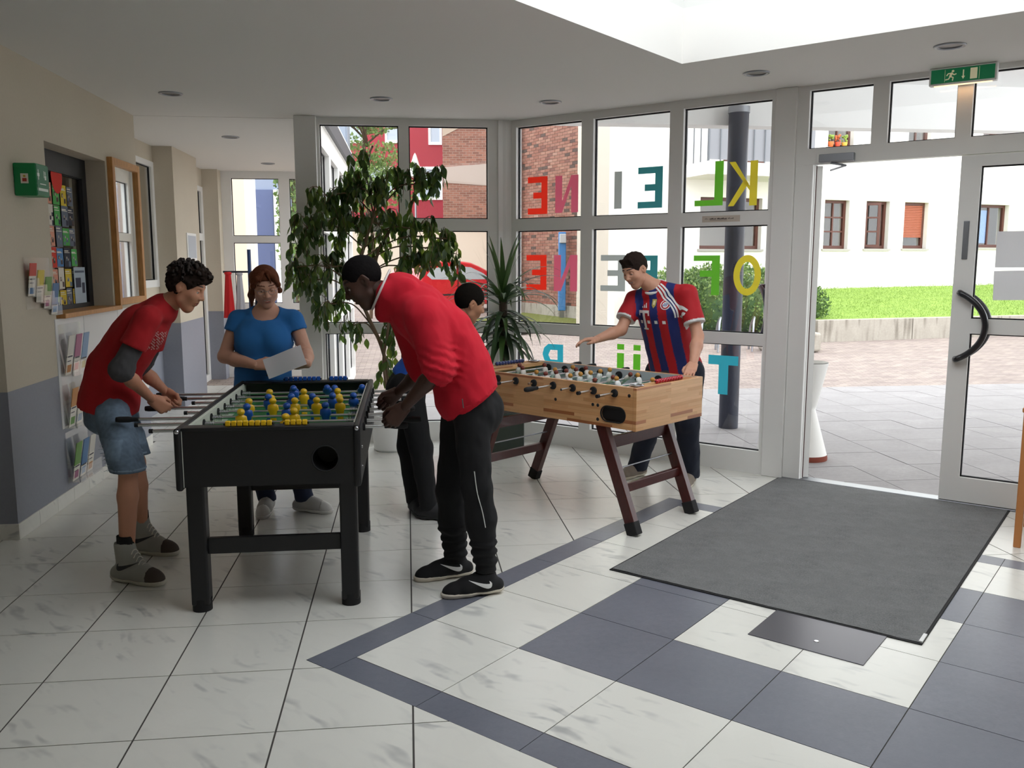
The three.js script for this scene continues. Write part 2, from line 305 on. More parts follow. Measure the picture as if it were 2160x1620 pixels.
// letters stuck on the slanted glass, mirrored from inside
{
  const Sh = (pts) => new THREE.Shape(pts.map((p) => new THREE.Vector2(...p)));
  const rect = (a, b, c, d) => Sh([[a, c], [b, c], [b, d], [a, d]]);
  const glyph = {
    E: (t) => [rect(0, t, 0, 1), rect(t, 1, 0, 0.16), rect(t, 0.72, 0.42, 0.58), rect(t, 1, 0.84, 1)], F: (t) => [rect(0, t, 0, 1), rect(t, 0.75, 0.46, 0.62), rect(t, 1, 0.86, 1)],
    I: () => [rect(0, 1, 0, 1)], L: (t) => [rect(0, t, 0, 1), rect(t, 1, 0, 0.13)], T: () => [rect(0.32, 0.64, 0, 0.76), rect(0, 1, 0.76, 1)],
    N: (t) => [rect(0, t, 0, 1), rect(1 - t, 1, 0, 1), Sh([[t, 1], [t, 0.72], [1 - t, 0], [1 - t, 0.3]])],
    K: (t) => [rect(0, t, 0, 1), Sh([[t, 0.44], [0.78, 1], [1, 1], [t, 0.34]]), Sh([[0.3, 0.5], [0.45, 0.6], [1, 0], [0.8, 0]])],
    O: () => { const s = new THREE.Shape(); s.absellipse(0.5, 0.5, 0.5, 0.5, 0, Math.PI * 2); const h = new THREE.Path(); h.absellipse(0.5, 0.5, 0.27, 0.33, 0, Math.PI * 2); s.holes.push(h); return [s]; },
    U: (t) => [rect(0, t, 0, 0.78), rect(1 - t, 1, 0, 0.78), rect(t, 1 - t, 0, 0.14), rect(0, t, 0.88, 1.04), rect(1 - t, 1, 0.88, 1.04)],
    R: (t) => { const s = Sh([[0, 0], [0.26, 0], [0.26, 0.34], [0.5, 0.34], [0.78, 0], [1.05, 0], [0.74, 0.38], [0.9, 0.5], [0.98, 0.68], [0.9, 0.88], [0.7, 1], [0, 1]]); const h = new THREE.Path([[0.26, 0.52], [0.6, 0.52], [0.7, 0.66], [0.6, 0.82], [0.26, 0.82]].map((p) => new THREE.Vector2(...p))); s.holes.push(h); return [s]; },
  };
  const put = (ch, color, word, t0, t1, y0, y1, stroke = 0.3) => {
    const g = new THREE.ExtrudeGeometry(glyph[ch](stroke), { depth: 0.001, bevelEnabled: false, curveSegments: 18 });
    g.scale(-(t1 - t0), y1 - y0, 1); g.translate(t1, y0, -0.005);
    const ix = g.index; if (!ix) { const p = g.attributes.position, n = g.attributes.normal; for (let i = 0; i < p.count; i += 3) for (const at of [p, n, g.attributes.uv]) { for (let c = 0; c < at.itemSize; c++) { const a = at.getComponent(i + 1, c); at.setComponent(i + 1, c, at.getComponent(i + 2, c)); at.setComponent(i + 2, c, a); } } g.computeVertexNormals(); }
    const m = part('paper_letter', g, phys(color, 0.9, { transmission: 0.75, thickness: 0 }), win2); m.userData.label = word + ' paper letter ' + ch + ' stuck on the glass';
  };
  const red = '#f46a4e', pink = '#e79bae', grey = '#cdd1cf', teal = '#6bb7bb', green = '#9ddb60', yellow = '#efe66a', cyan = '#68d2df';
  put('E', red, 'red', 0.203, 0.422, 2.14, 2.48); put('N', pink, 'pink', 0.509, 0.754, 2.145, 2.475); put('I', grey, 'grey', 1.123, 1.197, 2.16, 2.477); put('E', teal, 'teal', 1.353, 1.585, 2.155, 2.497); put('L', green, 'green', 1.878, 2.122, 2.154, 2.505); put('K', yellow, 'yellow', 2.167, 2.405, 2.144, 2.49, 0.26);
  put('E', red, 'red', 0.189, 0.416, 1.443, 1.767); put('N', pink, 'pink', 0.499, 0.752, 1.436, 1.765); put('E', grey, 'grey', 0.997, 1.245, 1.446, 1.763); put('F', teal, 'teal', 1.325, 1.555, 1.432, 1.757); put('F', green, 'green', 1.885, 2.115, 1.432, 1.755); put('O', yellow, 'yellow', 2.234, 2.462, 1.435, 1.757);
  put('R', cyan, 'cyan', 0.372, 0.607, 0.64, 0.942); put('U', green, 'green', 1.177, 1.41, 0.66, 0.97); put('T', cyan, 'cyan', 2.042, 2.3, 0.618, 0.94);
  const st = canvasTex(256, 40, (x, w, h) => { x.fillStyle = '#c9bdb0'; x.fillRect(0, 0, w, h); x.strokeStyle = '#4a3f3a'; for (const [a0, a1, lw] of [[20, 44, 2], [52, 96, 5], [104, 168, 7], [176, 214, 3]]) { x.lineWidth = lw; x.beginPath(); for (let k = a0; k < a1; k += 5) { x.moveTo(k, 22); x.lineTo(k + 2, 14 + (k * 7) % 6); } x.stroke(); } x.lineWidth = 2; x.beginPath(); x.moveTo(52, 28); x.lineTo(170, 28); x.stroke(); });
  part('sticker', new THREE.BoxGeometry(0.32, 0.05, 0.001).translate(2.13, 2.045, 0.041), std('#ffffff', 0.6, { map: st }), win2);
}
// ---------- outdoors ----------
const gy = (z) => (z > -12 ? 0 : (-12 - z) * 0.014);
const paverTex = noiseTex(1024, (u, v) => {
  const ry = Math.floor(v * 20), bx = u * 10 + (ry % 2) * 0.5, fx = bx - Math.floor(bx), fy = v * 20 - ry, j = fx < 0.05 || fy < 0.09;
  const h = Math.sin(Math.floor(bx) % 10 * 12.9 + ry * 78.2) * 43758.5, r = (h - Math.floor(h)) * 22 - 11, a = 9 * tn(u, v, 40, 31) + 10 * tn(u, v, 6, 32);
  return j ? [112 + a, 101 + a, 95 + a] : [150 + r + a, 136 + r + a, 129 + r * 0.8 + a];
});
const slabTex = noiseTex(512, (u, v) => { const a = 10 * tn(u, v, 5, 33) + 7 * tn(u, v, 30, 34) + 6 * tn(u, v, 90, 35); return [150 + a, 146 + a, 146 + a]; });
M.paver = std('#ffffff', 0.85, { map: rep(paverTex, 0.5) });
M.slab = std('#ffffff', 0.75, { map: rep(slabTex, 0.8) });
const ground = structG('ground', 'paved forecourt of grey slabs and pinkish pavers');
{
  const g = new THREE.PlaneGeometry(70, 60, 70, 60); g.rotateX(-Math.PI / 2); g.translate(0, 0, -37);
  const p = g.attributes.position; for (let i = 0; i < p.count; i++) p.setY(i, gy(p.getZ(i)) - 0.006); g.computeVertexNormals(); metreUV(g);
  part('pavers', g, M.paver, ground);
  part('slab_bed', merge(prismXZ([[0.8, -8.4], onD(0), onD(5.3, 0), [12, -4], [12, -11.32], [0.8, -11.32]], -0.3, -0.012), B(-0.8, 0.8, -0.3, -0.012, -11.32, -8.35)), M.grout, ground);
  const slabs = [];
  for (let i = 0; i < 24; i++) for (let j = 0; j < 14; j++) {
    const x0 = -0.8 + i * 0.5, z1 = -4.3 - j * 0.5; if (z1 < -11.2) continue;
    let q = [[x0 + 0.003, z1 - 0.497], [x0 + 0.497, z1 - 0.497], [x0 + 0.497, z1 - 0.003], [x0 + 0.003, z1 - 0.003]];
    if (x0 < 0.9) { if (z1 > -8.4) continue; } else q = clipHalf(q, -DN[0], -DN[1], -(DC + 0.075));
    if (q.length < 3 || areaOf(q) < 0.002) continue;
    const cx = x0 + 0.25, cz = z1 - 0.25; slabs.push({ q, v: inView(cx, 0, cz), d: Math.hypot(cx, cz) });
  }
  slabs.sort((a, b) => (b.v - a.v) || a.d - b.d);
  const rest = [];
  slabs.forEach((s, k) => { const g2 = prismXZ(s.q, -0.03, rr(-0.003, 0), rr(0, 5), rr(0, 5)); if (s.v && k < 280) part('paving_slab', g2, M.slab, ground); else rest.push(g2); });
  if (rest.length) part('paving_slabs', merge(rest), M.slab, ground).userData.kind = 'stuff';
}
// canopy over the entrance
{
  const c = structG('ceiling_canopy', 'pale canopy soffit outside above the entrance');
  part('soffit', prismXZ([[0.95, -8.5], [0.95, -8.9], [12, -8.9], [12, -4.2], [5.5, -4.2], onD(5.4, -0.1)], 3.22, 3.5), M.white, c);
  part('edge_beam', B(0.95, 12, 3.06, 3.5, -8.95, -8.72), M.white, c);
  const p = thing('round_column', 'dark blue round steel column under the outdoor canopy', 'column', [3.29, 0, -8.6]);
  const ct = noiseTex(256, (u, v) => { const k = tn(u, v, 4, 41) + 0.6 * tn(u, v, 11, 42), a = 8 * tn(u, v, 60, 43); return [44 + 22 * Math.max(0, k) + a, 49 + 4 * k + a, 64 - 8 * Math.max(0, k) + a]; });
  part('shaft', cyl([0, 0, 0], [0, 3.22, 0], 0.098, 0.098, 32), std('#ffffff', 0.45, { map: ct }), p);
  part('collar', cyl([0, 3.16, 0], [0, 3.22, 0], 0.106, 0.106, 32), M.steel, p);
}
{ // hourglass ash bin
  const b = thing('ash_bin', 'white hourglass shaped bin with rusty foot outside doorway', 'bin', [3.44, 0, -7.12]);
  part('body', lathe([[0.0, 0.0], [0.175, 0.004], [0.172, 0.04], [0.06, 0.44], [0.07, 0.47], [0.15, 0.84], [0.145, 0.85], [0.05, 0.5], [0, 0.48]], 36), std('#e9e7e2', 0.45), b);
  part('rust_foot', lathe([[0.176, 0.0], [0.1775, 0.02], [0.172, 0.046]], 36), std('#7a3a2a', 0.9), b);
}
// low concrete wall and lawn
const concTex = noiseTex(512, (u, v) => { const st = Math.max(0, tn(u, v * 0.12, 26, 51)) * 1.4, a = 10 * tn(u, v, 8, 52) + 8 * tn(u, v, 60, 53), k = st * 60 * (0.5 + 0.5 * Math.sin(v * 3.1416)); return [168 + a - k, 161 + a - k, 150 + a - k]; });
M.concrete = std('#ffffff', 0.9, { map: rep(concTex, 0.5) });
{
  const k = thing('low_concrete_wall', 'low stained concrete wall edging the lawn', 'low wall', [8.338, 0.05, -17.031], Math.atan2(0.647, 3.434));
  for (let i = 0; i < 5; i++) part('wall_element', RB(i * 2.4 + 0.006, i * 2.4 + 2.394, 0, 0.47, -0.22, 0, 0.012), M.concrete, k);
  const lt = noiseTex(512, (u, v) => { const a = 14 * tn(u, v, 9, 54) + 26 * tn(u, v, 80, 55) + 22 * tn(u, v, 33, 56); return [132 + a, 160 + a, 70 + a * 0.5]; });
  const g = new THREE.PlaneGeometry(14, 3.1, 60, 24); g.rotateX(-Math.PI / 2); g.translate(6.2, 0, -1.78);
  const p = g.attributes.position; for (let i = 0; i < p.count; i++) { const t = (-p.getZ(i) - 0.2) / 3.0; p.setY(i, 0.44 + 0.62 * Math.min(1.3, Math.max(0, t)) + 0.025 * nz(p.getX(i) * 2, p.getZ(i) * 2, 0)); } g.computeVertexNormals(); metreUV(g);
  const lawn = shade(new THREE.Mesh(g, std('#ffffff', 0.95, { map: rep(lt, 0.7) }))); lawn.name = 'lawn'; lawn.position.copy(k.position); lawn.rotation.copy(k.rotation); scene.add(lawn); lawn.userData = { label: 'bright green sloping lawn before the white house', category: 'lawn', kind: 'stuff' };
  const blade = new THREE.BufferGeometry(); blade.setAttribute('position', new THREE.Float32BufferAttribute([-0.005, 0, 0, 0.005, 0, 0, 0.012, 0.045, 0.01, -0.003, 0, 0.005, 0.004, 0, -0.004, -0.012, 0.04, 0], 3)); blade.computeVertexNormals();
  const im = new THREE.InstancedMesh(blade, std('#7d9a44', 0.95), 26000), mm = new THREE.Matrix4(), q = new THREE.Quaternion();
  for (let i = 0; i < 26000; i++) { const x = rr(-1, 13), z = rr(-3.4, -0.25), t = (-z - 0.2) / 3; q.setFromAxisAngle(V(0, 1, 0), rr(0, 6.3)); const s = rr(0.4, 0.9); mm.compose(V(x, 0.44 + 0.62 * t + 0.02, z), q, V(s, s, s)); im.setMatrixAt(i, mm); }
  im.name = 'grass_blades'; im.position.copy(k.position); im.rotation.copy(k.rotation); scene.add(im); shade(im); im.userData = { label: 'short grass blades of the lawn', category: 'grass', kind: 'stuff' };
}
function barsAround(panes, x0, x1, y0, y1, za, zb) {
  const xs = [...new Set(panes.flatMap((p) => [p[0], p[1]]).concat([x0, x1]))].sort((a, b) => a - b), ys = [...new Set(panes.flatMap((p) => [p[2], p[3]]).concat([y0, y1]))].sort((a, b) => a - b), out = [];
  for (let i = 0; i < xs.length - 1; i++) { let st = null; for (let j = 0; j < ys.length; j++) { const open = j === ys.length - 1 || panes.some((p) => p[0] < xs[i] + 1e-4 && p[1] > xs[i + 1] - 1e-4 && p[2] < ys[j] + 1e-4 && p[3] > ys[j + 1] - 1e-4); if (open) { if (st !== null) out.push(B(xs[i], xs[i + 1], st, ys[j], za, zb)); st = null; } else if (st === null) st = ys[j]; } }
  return out;
}
M.brownWood = std('#5a3226', 0.5);
M.facade = std('#f3efe6', 0.85, { bumpMap: speckle, bumpScale: 0.002 });
function houseWindow(g, [x0, x1, y0, y1], nx, ny, o = {}) {
  const w = part('window', merge(barsAround([[x0 + 0.07, x1 - 0.07, y0 + 0.08, y1 - 0.07]], x0, x1, y0, y1, -0.2, -0.13)), o.frame || M.brownWood, g), f = 0.035;
  const px = (x1 - x0 - 0.14) / nx, py = (y1 - y0 - 0.15) / ny, bars = [];
  for (let i = 1; i < nx; i++) bars.push(B(x0 + 0.07 + i * px - f / 2, x0 + 0.07 + i * px + f / 2, y0 + 0.08, y1 - 0.07, -0.185, -0.14));
  for (let j = 1; j < ny; j++) bars.push(B(x0 + 0.07, x1 - 0.07, y0 + 0.08 + j * py - f / 2, y0 + 0.08 + j * py + f / 2, -0.184, -0.141));
  if (bars.length) part('glazing_bar', merge(bars), o.frame || M.brownWood, w);
  for (let i = 0; i < nx; i++) for (let j = 0; j < ny; j++) part('pane', B(x0 + 0.07 + i * px, x0 + 0.07 + (i + 1) * px, y0 + 0.08 + j * py, y0 + 0.08 + (j + 1) * py, -0.172, -0.168), o.pane || M.glass, w);
  part('window_sill', B(x0 - 0.05, x1 + 0.05, y0 - 0.05, y0, -0.15, 0.05), std('#a9a49c', 0.7), g);
  return w;
}
{
  const h = thing('white_house', 'white rendered house with brown wooden windows behind the lawn', 'house', [10.31, 0, -20.421], 0.234);
  const W = [[-0.31, 0.43, 2.02, 3.19], [0.94, 1.67, 2.03, 3.19], [2.14, 2.91, 2.04, 3.19], [4.56, 5.65, 2.08, 3.19], [-3.77, -2.1, 2.0, 3.17], [-0.31, 0.45, 4.42, 5.6], [2.13, 2.85, 4.4, 5.6], [4.56, 5.4, 4.4, 5.6]];
  part('wall', merge(barsAround(W, -5.9, 12, 0, 8, -0.35, 0)), M.facade, h);
  part('rooms', merge(B(-5.9, 12, 0, 8, -2.05, -1.95), B(-5.9, -5.8, 0, 8, -1.95, -0.35), B(11.9, 12, 0, 8, -1.95, -0.35), B(-5.9, 12, 7.9, 8, -1.95, -0.35), B(-5.8, 11.9, 3.5, 3.75, -1.95, -0.35), B(-5.8, 11.9, 1.0, 1.1, -1.95, -0.35), B(0.65, 0.75, 1.1, 7.9, -1.95, -0.35), B(3.6, 3.7, 1.1, 7.9, -1.95, -0.35), B(-1.4, -1.3, 1.1, 7.9, -1.95, -0.35)), std('#cfc6b8', 0.9), h);
  houseWindow(h, W[0], 2, 3); houseWindow(h, W[3], 2, 1); houseWindow(h, W[4], 2, 1); houseWindow(h, W[5], 2, 2); houseWindow(h, W[6], 2, 2); houseWindow(h, W[7], 2, 2);
  const w2 = houseWindow(h, W[1], 1, 1);
  part('open_casement', merge(barsAround([[0.07, 0.31, 0.06, 0.36], [0.07, 0.31, 0.4, 0.7], [0.07, 0.31, 0.74, 1.02]], 0, 0.38, 0, 1.08, -0.02, 0.02)).rotateY(-0.5).translate(1.02, 2.07, -0.14), M.brownWood, w2);
  const sh = houseWindow(h, W[2], 1, 1);
  for (let k = 0; k < 19; k++) part('shutter_slat', RB(2.2, 2.85, 2.32 + k * 0.042, 2.32 + k * 0.042 + 0.038, -0.16, -0.13, 0.006, 1), std('#a2573c', 0.6), sh);
  part('curtain', B(4.75, 5.1, 2.2, 3.05, -0.19, -0.186), std('#5f86b5', 0.9), h);
  // balcony
  const bal = part('balcony_slab', B(-4.35, -1.55, 3.55, 3.82, 0, 1.2), M.facade, h);
  const rail = []; for (let x = -4.33; x <= -1.56; x += 0.28) rail.push(cyl([x, 3.8, 1.17], [x, 4.72, 1.17], 0.014, 0.014, 6)); for (let z = 0; z < 1.17; z += 0.28) rail.push(cyl([-4.33, 3.8, z], [-4.33, 4.72, z], 0.014, 0.014, 6));
  part('railing', merge(rail, cyl([-4.35, 4.72, 1.17], [-1.55, 4.72, 1.17], 0.022, 0.022, 8), cyl([-4.33, 4.72, 0], [-4.33, 4.72, 1.17], 0.022, 0.022, 8)), std('#6d7176', 0.5), bal);
  part('windbreak', B(-4.3, -1.6, 3.86, 4.6, 1.13, 1.14), std('#8b8c90', 0.9), bal);
  part('balcony_door', B(-3.2, -2.1, 3.82, 5.6, 0.0, 0.02), M.brownWood, h);
  part('downpipe', cyl([-1.2, 0, 0.06], [-1.2, 8, 0.06], 0.05, 0.05, 10), std('#8f9498', 0.5), h);
  const pots = [['#e36b2c', 'orange'], ['#d04a2a', 'red'], ['#e0a53a', 'yellow']];
  pots.forEach(([c, n], i) => {
    const p = thing('flower_pot', n + ' flower pot on the upper window ledge', 'flower pot'); h.localToWorld(p.position.set(-0.2 + i * 0.2, 4.42, -0.03)); h.updateMatrixWorld(); p.position.set(-0.2 + i * 0.2, 4.42, -0.03).applyMatrix4(h.matrixWorld);
    part('pot', lathe([[0, 0], [0.05, 0], [0.075, 0.13], [0, 0.13]], 14), std(c, 0.6), p);
    const l = []; for (let k = 0; k < 14; k++) { const a = rr(0, 6.3), s = new THREE.SphereGeometry(rr(0.02, 0.035), 6, 5); s.translate(Math.cos(a) * 0.05, 0.16 + rr(0, 0.14), Math.sin(a) * 0.05); l.push(s); }
    part('blossom', merge(l), std(i === 1 ? '#c9683a' : '#8ba446', 0.8), p);
  });
}
// brick building, bricks built one by one on the wall that shows
{
  const A = [5.51, -21.498], L = [3.413, -26.381], len = Math.hypot(L[0] - A[0], L[1] - A[1]), b = thing('brick_building', 'red brick building on a pale concrete plinth', 'building', [L[0], 0, L[1]], Math.atan2(-(A[1] - L[1]), A[0] - L[0]));
  const mortar = std('#94857a', 0.95); part('wall', B(-1.2, len, 0.4, 9, -2.5, -0.012), mortar, b);
  part('plinth', B(-1.2, len + 0.02, 0, 0.5, -2.5, 0.06), M.concrete, b);
  const bm = ['#94695a', '#8b5d4e', '#9d7463', '#785147', '#a17d6e'].map((c) => std(c, 0.9)), list = [];
  const bw = 0.25, bh = 0.083;
  for (let j = 0; j < 62; j++) for (let i = 0; i < 23; i++) {
    const x0 = i * bw - (j % 2) * bw / 2, x1 = x0 + bw - 0.012; if (x1 < 0.02 || x0 > len) continue;
    list.push([Math.max(0, x0), Math.min(x1, len), 0.5 + j * bh, 0.5 + j * bh + bh - 0.012, Math.floor(rnd() * rnd() * 5)]);
  }
  const dark = std('#57463f', 0.9); bm.push(dark);
  list.forEach((q) => { if (rnd() < 0.07) q[4] = 5; });
  list.sort((p, q) => q[0] - p[0]); const rest = {};
  list.forEach((q, k) => { const g = B(q[0], q[1], q[2], q[3], -0.012, rr(0, 0.006)); if (k < 290) part('brick', g, bm[q[4]], b); else (rest[q[4]] ||= []).push(g); });
  for (const k in rest) part('bricks', merge(rest[k]), bm[k], b).userData.kind = 'stuff';
  part('downpipe', cyl([0.1, 0.4, 0.1], [0.1, 8, 0.1], 0.07, 0.07, 12), std('#b4b2b0', 0.5), b);
  const post = thing('blue_post', 'tall blue post with grey lamp box before the brick wall', 'post', [4.25, gy(-24.0), -23.95]);
  part('post', RB(-0.1, 0.1, 0.2, 2.35, -0.06, 0.06, 0.02), std('#4a86c4', 0.5), post); part('foot', B(-0.06, 0.06, 0, 0.2, -0.05, 0.05), M.steel, post); part('lamp_box', RB(-0.09, 0.09, 2.05, 2.3, 0.06, 0.14, 0.02), std('#c5c9cc', 0.4), post);
  const gs = single('grass_strip', 'worn mossy grass strip before the brick wall', 'grass', new THREE.PlaneGeometry(7, 3, 20, 8).rotateX(-Math.PI / 2), std('#9aa06c', 0.95, { map: rep(noiseTex(256, (u, v) => { const a = 26 * tn(u, v, 20, 61) + 20 * tn(u, v, 50, 62); return [176 + a, 178 + a, 120 + a]; }), 3) }), [3.2, gy(-23.5) + 0.02, -22.9], 1.15); gs.userData.kind = 'stuff'; gs.rotation.set(0.014, 1.0, 0, 'YXZ');
}
{ // second brick wall, far behind
  const bt = noiseTex(512, (u, v) => { const ry = Math.floor(v * 24), bx = u * 8 + (ry % 2) * 0.5, fx = bx - Math.floor(bx), fy = v * 24 - ry, h = Math.sin(Math.floor(bx) % 8 * 12.9 + ry * 78.2) * 43758.5, r = (h - Math.floor(h)) * 40 - 20; return fx < 0.05 || fy < 0.14 ? [138, 122, 111] : [126 + r * 0.8, 84 + r * 0.6, 70 + r * 0.5]; });
  const b = thing('far_brick_house', 'tall brick gable wall with a pale painted band', 'building', [1.42, 0, -34.07], -0.119);
  part('wall', B(0, 3.6, 0, 12, -4, 0), std('#ffffff', 0.9, { map: rep(bt, 0.5) }), b);
  const s = new THREE.Shape([[0, 4.7], [3.0, 4.5], [3.0, 5.5], [0, 5.27]].map((p) => new THREE.Vector2(...p))); part('painted_band', new THREE.ExtrudeGeometry(s, { depth: 0.02, bevelEnabled: false }), std('#9c8e85', 0.9), b);
  const s2 = new THREE.Shape([[0, 6.4], [1.4, 7.1], [1.4, 12], [0, 12]].map((p) => new THREE.Vector2(...p))); part('pale_gable', new THREE.ExtrudeGeometry(s2, { depth: 0.02, bevelEnabled: false }), std('#a39383', 0.9), b);
}
{ // red building
  const b = thing('red_building', 'red rendered building with white framed windows behind garages', 'building', [1.68, 0, -40.08], -0.119);
  part('wall', B(-9, 0.6, 0, 13, -5, 0), std('#9d343f', 0.85), b);
  for (const [x0, x1, y0, y1] of [[-0.63, -0.03, 6.87, 8.0], [-2.56, -1.9, 6.95, 8.1], [-1.25, -0.03, 4.47, 5.92], [-3.9, -2.2, 4.63, 5.92], [-4.6, -3.5, 6.95, 8.1]]) {
    const w = part('window', merge(barsAround([[x0 + 0.1, x1 - 0.1, y0 + 0.12, y1 - 0.1]], x0, x1, y0, y1, 0, 0.06)), M.white, b); part('pane', B(x0 + 0.1, x1 - 0.1, y0 + 0.12, y1 - 0.1, 0, 0.02), phys('#aab6c4', 0.1), w);
  }
  const t = thing('pointed_tent_roof', 'white pointed tent tip before the red building', 'tent', [0.4, 3.2, -36.2]); part('canvas', lathe([[0.42, 1.9], [0.2, 2.3], [0.06, 2.75], [0.0, 2.85]], 16), M.white, t); part('mast', cyl([0, 0, 0], [0, 2.4, 0], 0.04, 0.04, 8), M.steel, t);
}
{ // garage row
  const b = thing('garage_row', 'low beige rendered garages with a flat dark roof edge', 'garage', [3.924, 0, -30.752], -0.119);
  part('wall', B(-14, 0.2, 0, 3.02, -2.5, 0), std('#cfc2b0', 0.9), b); part('roof_edge', B(-14.1, 0.3, 3.02, 3.16, -2.6, 0.12), std('#5c5450', 0.7), b); part('roof_trim', B(-14.1, 0.3, 3.16, 3.2, -2.6, 0.14), std('#b9a894', 0.7), b);
}
{ // red car, side on
  const c = thing('red_car', 'red hatchback car parked before the beige garages', 'car', [1.42, gy(-26.9), -26.9], 0.62);
  const red = phys('#d8232f', 0.3, { clearcoat: 1, clearcoatRoughness: 0.1 });
  const side = new THREE.Shape(); side.moveTo(-1.85, 0.35); side.lineTo(-1.9, 0.7); side.lineTo(-1.78, 0.98); side.quadraticCurveTo(-1.68, 1.32, -1.35, 1.42); side.quadraticCurveTo(-0.55, 1.5, 0.05, 1.41); side.quadraticCurveTo(0.65, 1.24, 1.05, 0.96); side.quadraticCurveTo(1.6, 0.88, 1.85, 0.7); side.lineTo(1.9, 0.4); side.lineTo(1.8, 0.26); side.lineTo(1.5, 0.24); side.absarc(1.17, 0.3, 0.33, 0, Math.PI, false); side.lineTo(-0.88, 0.22); side.absarc(-1.21, 0.3, 0.33, 0, Math.PI, false); side.lineTo(-1.7, 0.25); side.lineTo(-1.85, 0.35);
  const bg = new THREE.ExtrudeGeometry(side, { depth: 1.4, bevelEnabled: true, bevelThickness: 0.1, bevelSize: 0.07, bevelSegments: 4, curveSegments: 14 }); bg.translate(0, 0, -0.7); part('body', bg, red, c);
  const pan = (pts, name, mat) => { for (const z of [0.801, -0.806]) part(name, new THREE.ExtrudeGeometry(new THREE.Shape(pts.map((p) => new THREE.Vector2(...p))), { depth: 0.005, bevelEnabled: false }).translate(0, 0, z), mat, c); };
  const gl = phys('#c3ccd2', 0.05, { clearcoat: 1 });
  pan([[-1.45, 1.0], [-1.62, 1.12], [-1.45, 1.3], [-1.1, 1.36], [-0.55, 1.38], [-0.5, 0.98]], 'rear_side_window', gl); pan([[-0.42, 0.98], [-0.47, 1.38], [0.02, 1.34], [0.5, 1.16], [0.78, 0.98]], 'front_side_window', gl);
  pan([[-1.75, 0.52], [1.6, 0.52], [1.6, 0.57], [-1.75, 0.57]], 'rub_strip', std('#33292b', 0.6)); pan([[-0.52, 0.3], [-0.45, 0.3], [-0.44, 1.4], [-0.49, 1.4]], 'door_gap', std('#6e1018', 0.6)); pan([[-0.3, 0.82], [-0.08, 0.82], [-0.08, 0.86], [-0.3, 0.86]], 'door_handle', red);
  for (const x of [-1.21, 1.17]) for (const z of [-0.72, 0.72]) { const w = part('wheel', new THREE.TorusGeometry(0.235, 0.075, 10, 28).translate(x, 0.3, z), M.rubber, c); part('hub', cyl([x, 0.3, z - 0.07], [x, 0.3, z + 0.07], 0.2, 0.2, 18), M.steel, w); }
  for (const z of [-0.86, 0.86]) part('mirror', new THREE.SphereGeometry(0.1, 12, 8).scale(0.8, 0.7, 1).translate(0.7, 1.02, z), M.black, c);
}
{ // upper storey over the corridor, and what stands beyond its end
  const u = thing('clad_upper_storey', 'pale blue grey clad upper storey over the corridor', 'building', [0, 0, 0]);
  part('cladding', B(-3.2, -1.6, 3.2, 8, -13.1, -8.5), std('#aab4c4', 0.5), u); part('fascia', B(-3.2, -0.74, 3.02, 3.2, -13.5, -8.46), std('#3c4048', 0.5), u);
  const b = thing('beige_side_wall', 'beige rendered wall with white edge beyond the corridor window', 'building', [0, 0, 0]);
  part('wall', B(-4.5, -2.85, 0, 6, -16.6, -14.2), std('#e4d2bb', 0.9), b); part('white_edge', B(-2.85, -2.7, 0, 6, -16.6, -16.3), M.white, b);
  const f = thing('blue_grey_facade', 'blue grey facade with tall dark blue door beyond the corridor', 'building', [0, 0, 0]);
  part('wall', B(-4.6, -2.75, 0, 7, -21, -20.4), std('#8f9bb4', 0.6), f); part('door', B(-3.36, -2.95, 0, 3.3, -20.4, -20.36), std('#5a6790', 0.5), f); part('white_post', B(-2.92, -2.8, 0, 3.3, -20.4, -20.3), M.white, f); part('glass', B(-3.6, -3.38, 0.2, 3.3, -20.4, -20.37), phys('#c6d4e0', 0.1), f);
}
{ const c = thing('pale_clad_block', 'pale blue grey clad building block beyond the corridor', 'building', [0, 0, 0]); part('cladding', B(-2.7, -1.31, 0, 9, -22, -21), std('#8e98a8', 0.5), c); for (let k = 0; k < 5; k++) part('panel_joint', B(-2.7 + k * 0.34, -2.69 + k * 0.34, 0, 9, -21, -20.995), std('#6f7888', 0.6), c); }
// trees, bushes
const leafShape = (() => { const g = new THREE.BufferGeometry(); g.setAttribute('position', new THREE.Float32BufferAttribute([0, 0, 0, 0.35, 0.45, 0.06, 0, 1, 0, 0, 0, 0, 0, 1, 0, -0.35, 0.45, 0.06], 3)); g.computeVertexNormals(); return g; })();
function crown(name, n, pick, size, mats, parent) {
  mats.forEach((mat, k) => {
    const cnt = Math.floor(n / mats.length), im = new THREE.InstancedMesh(leafShape, mat, cnt), m = new THREE.Matrix4(), q = new THREE.Quaternion(), e = new THREE.Euler();
    for (let i = 0; i < cnt; i++) { const p = pick(); q.setFromEuler(e.set(rr(-1.5, 1.5), rr(0, 6.3), rr(-1.5, 1.5))); const s = rr(0.7, 1.3) * size; m.compose(p, q, V(s, s, s)); im.setMatrixAt(i, m); }
    im.name = name; im.userData.kind = 'stuff'; shade(im); parent.add(im);
  });
}
M.leafA = phys('#6f8f45', 0.8, { transmission: 0.35, thickness: 0 }); M.leafB = phys('#93aa62', 0.8, { transmission: 0.35, thickness: 0 }); M.leafC = phys('#52703a', 0.8, { transmission: 0.3, thickness: 0 }); M.bark = std('#5d4a3a', 0.9);
const ball = (cx, cy, cz, rx, ry, rz) => { let x, y, z; do { x = rr(-1, 1); y = rr(-1, 1); z = rr(-1, 1); } while (x * x + y * y + z * z > 1); return V(cx + x * rx, cy + y * ry, cz + z * rz); };
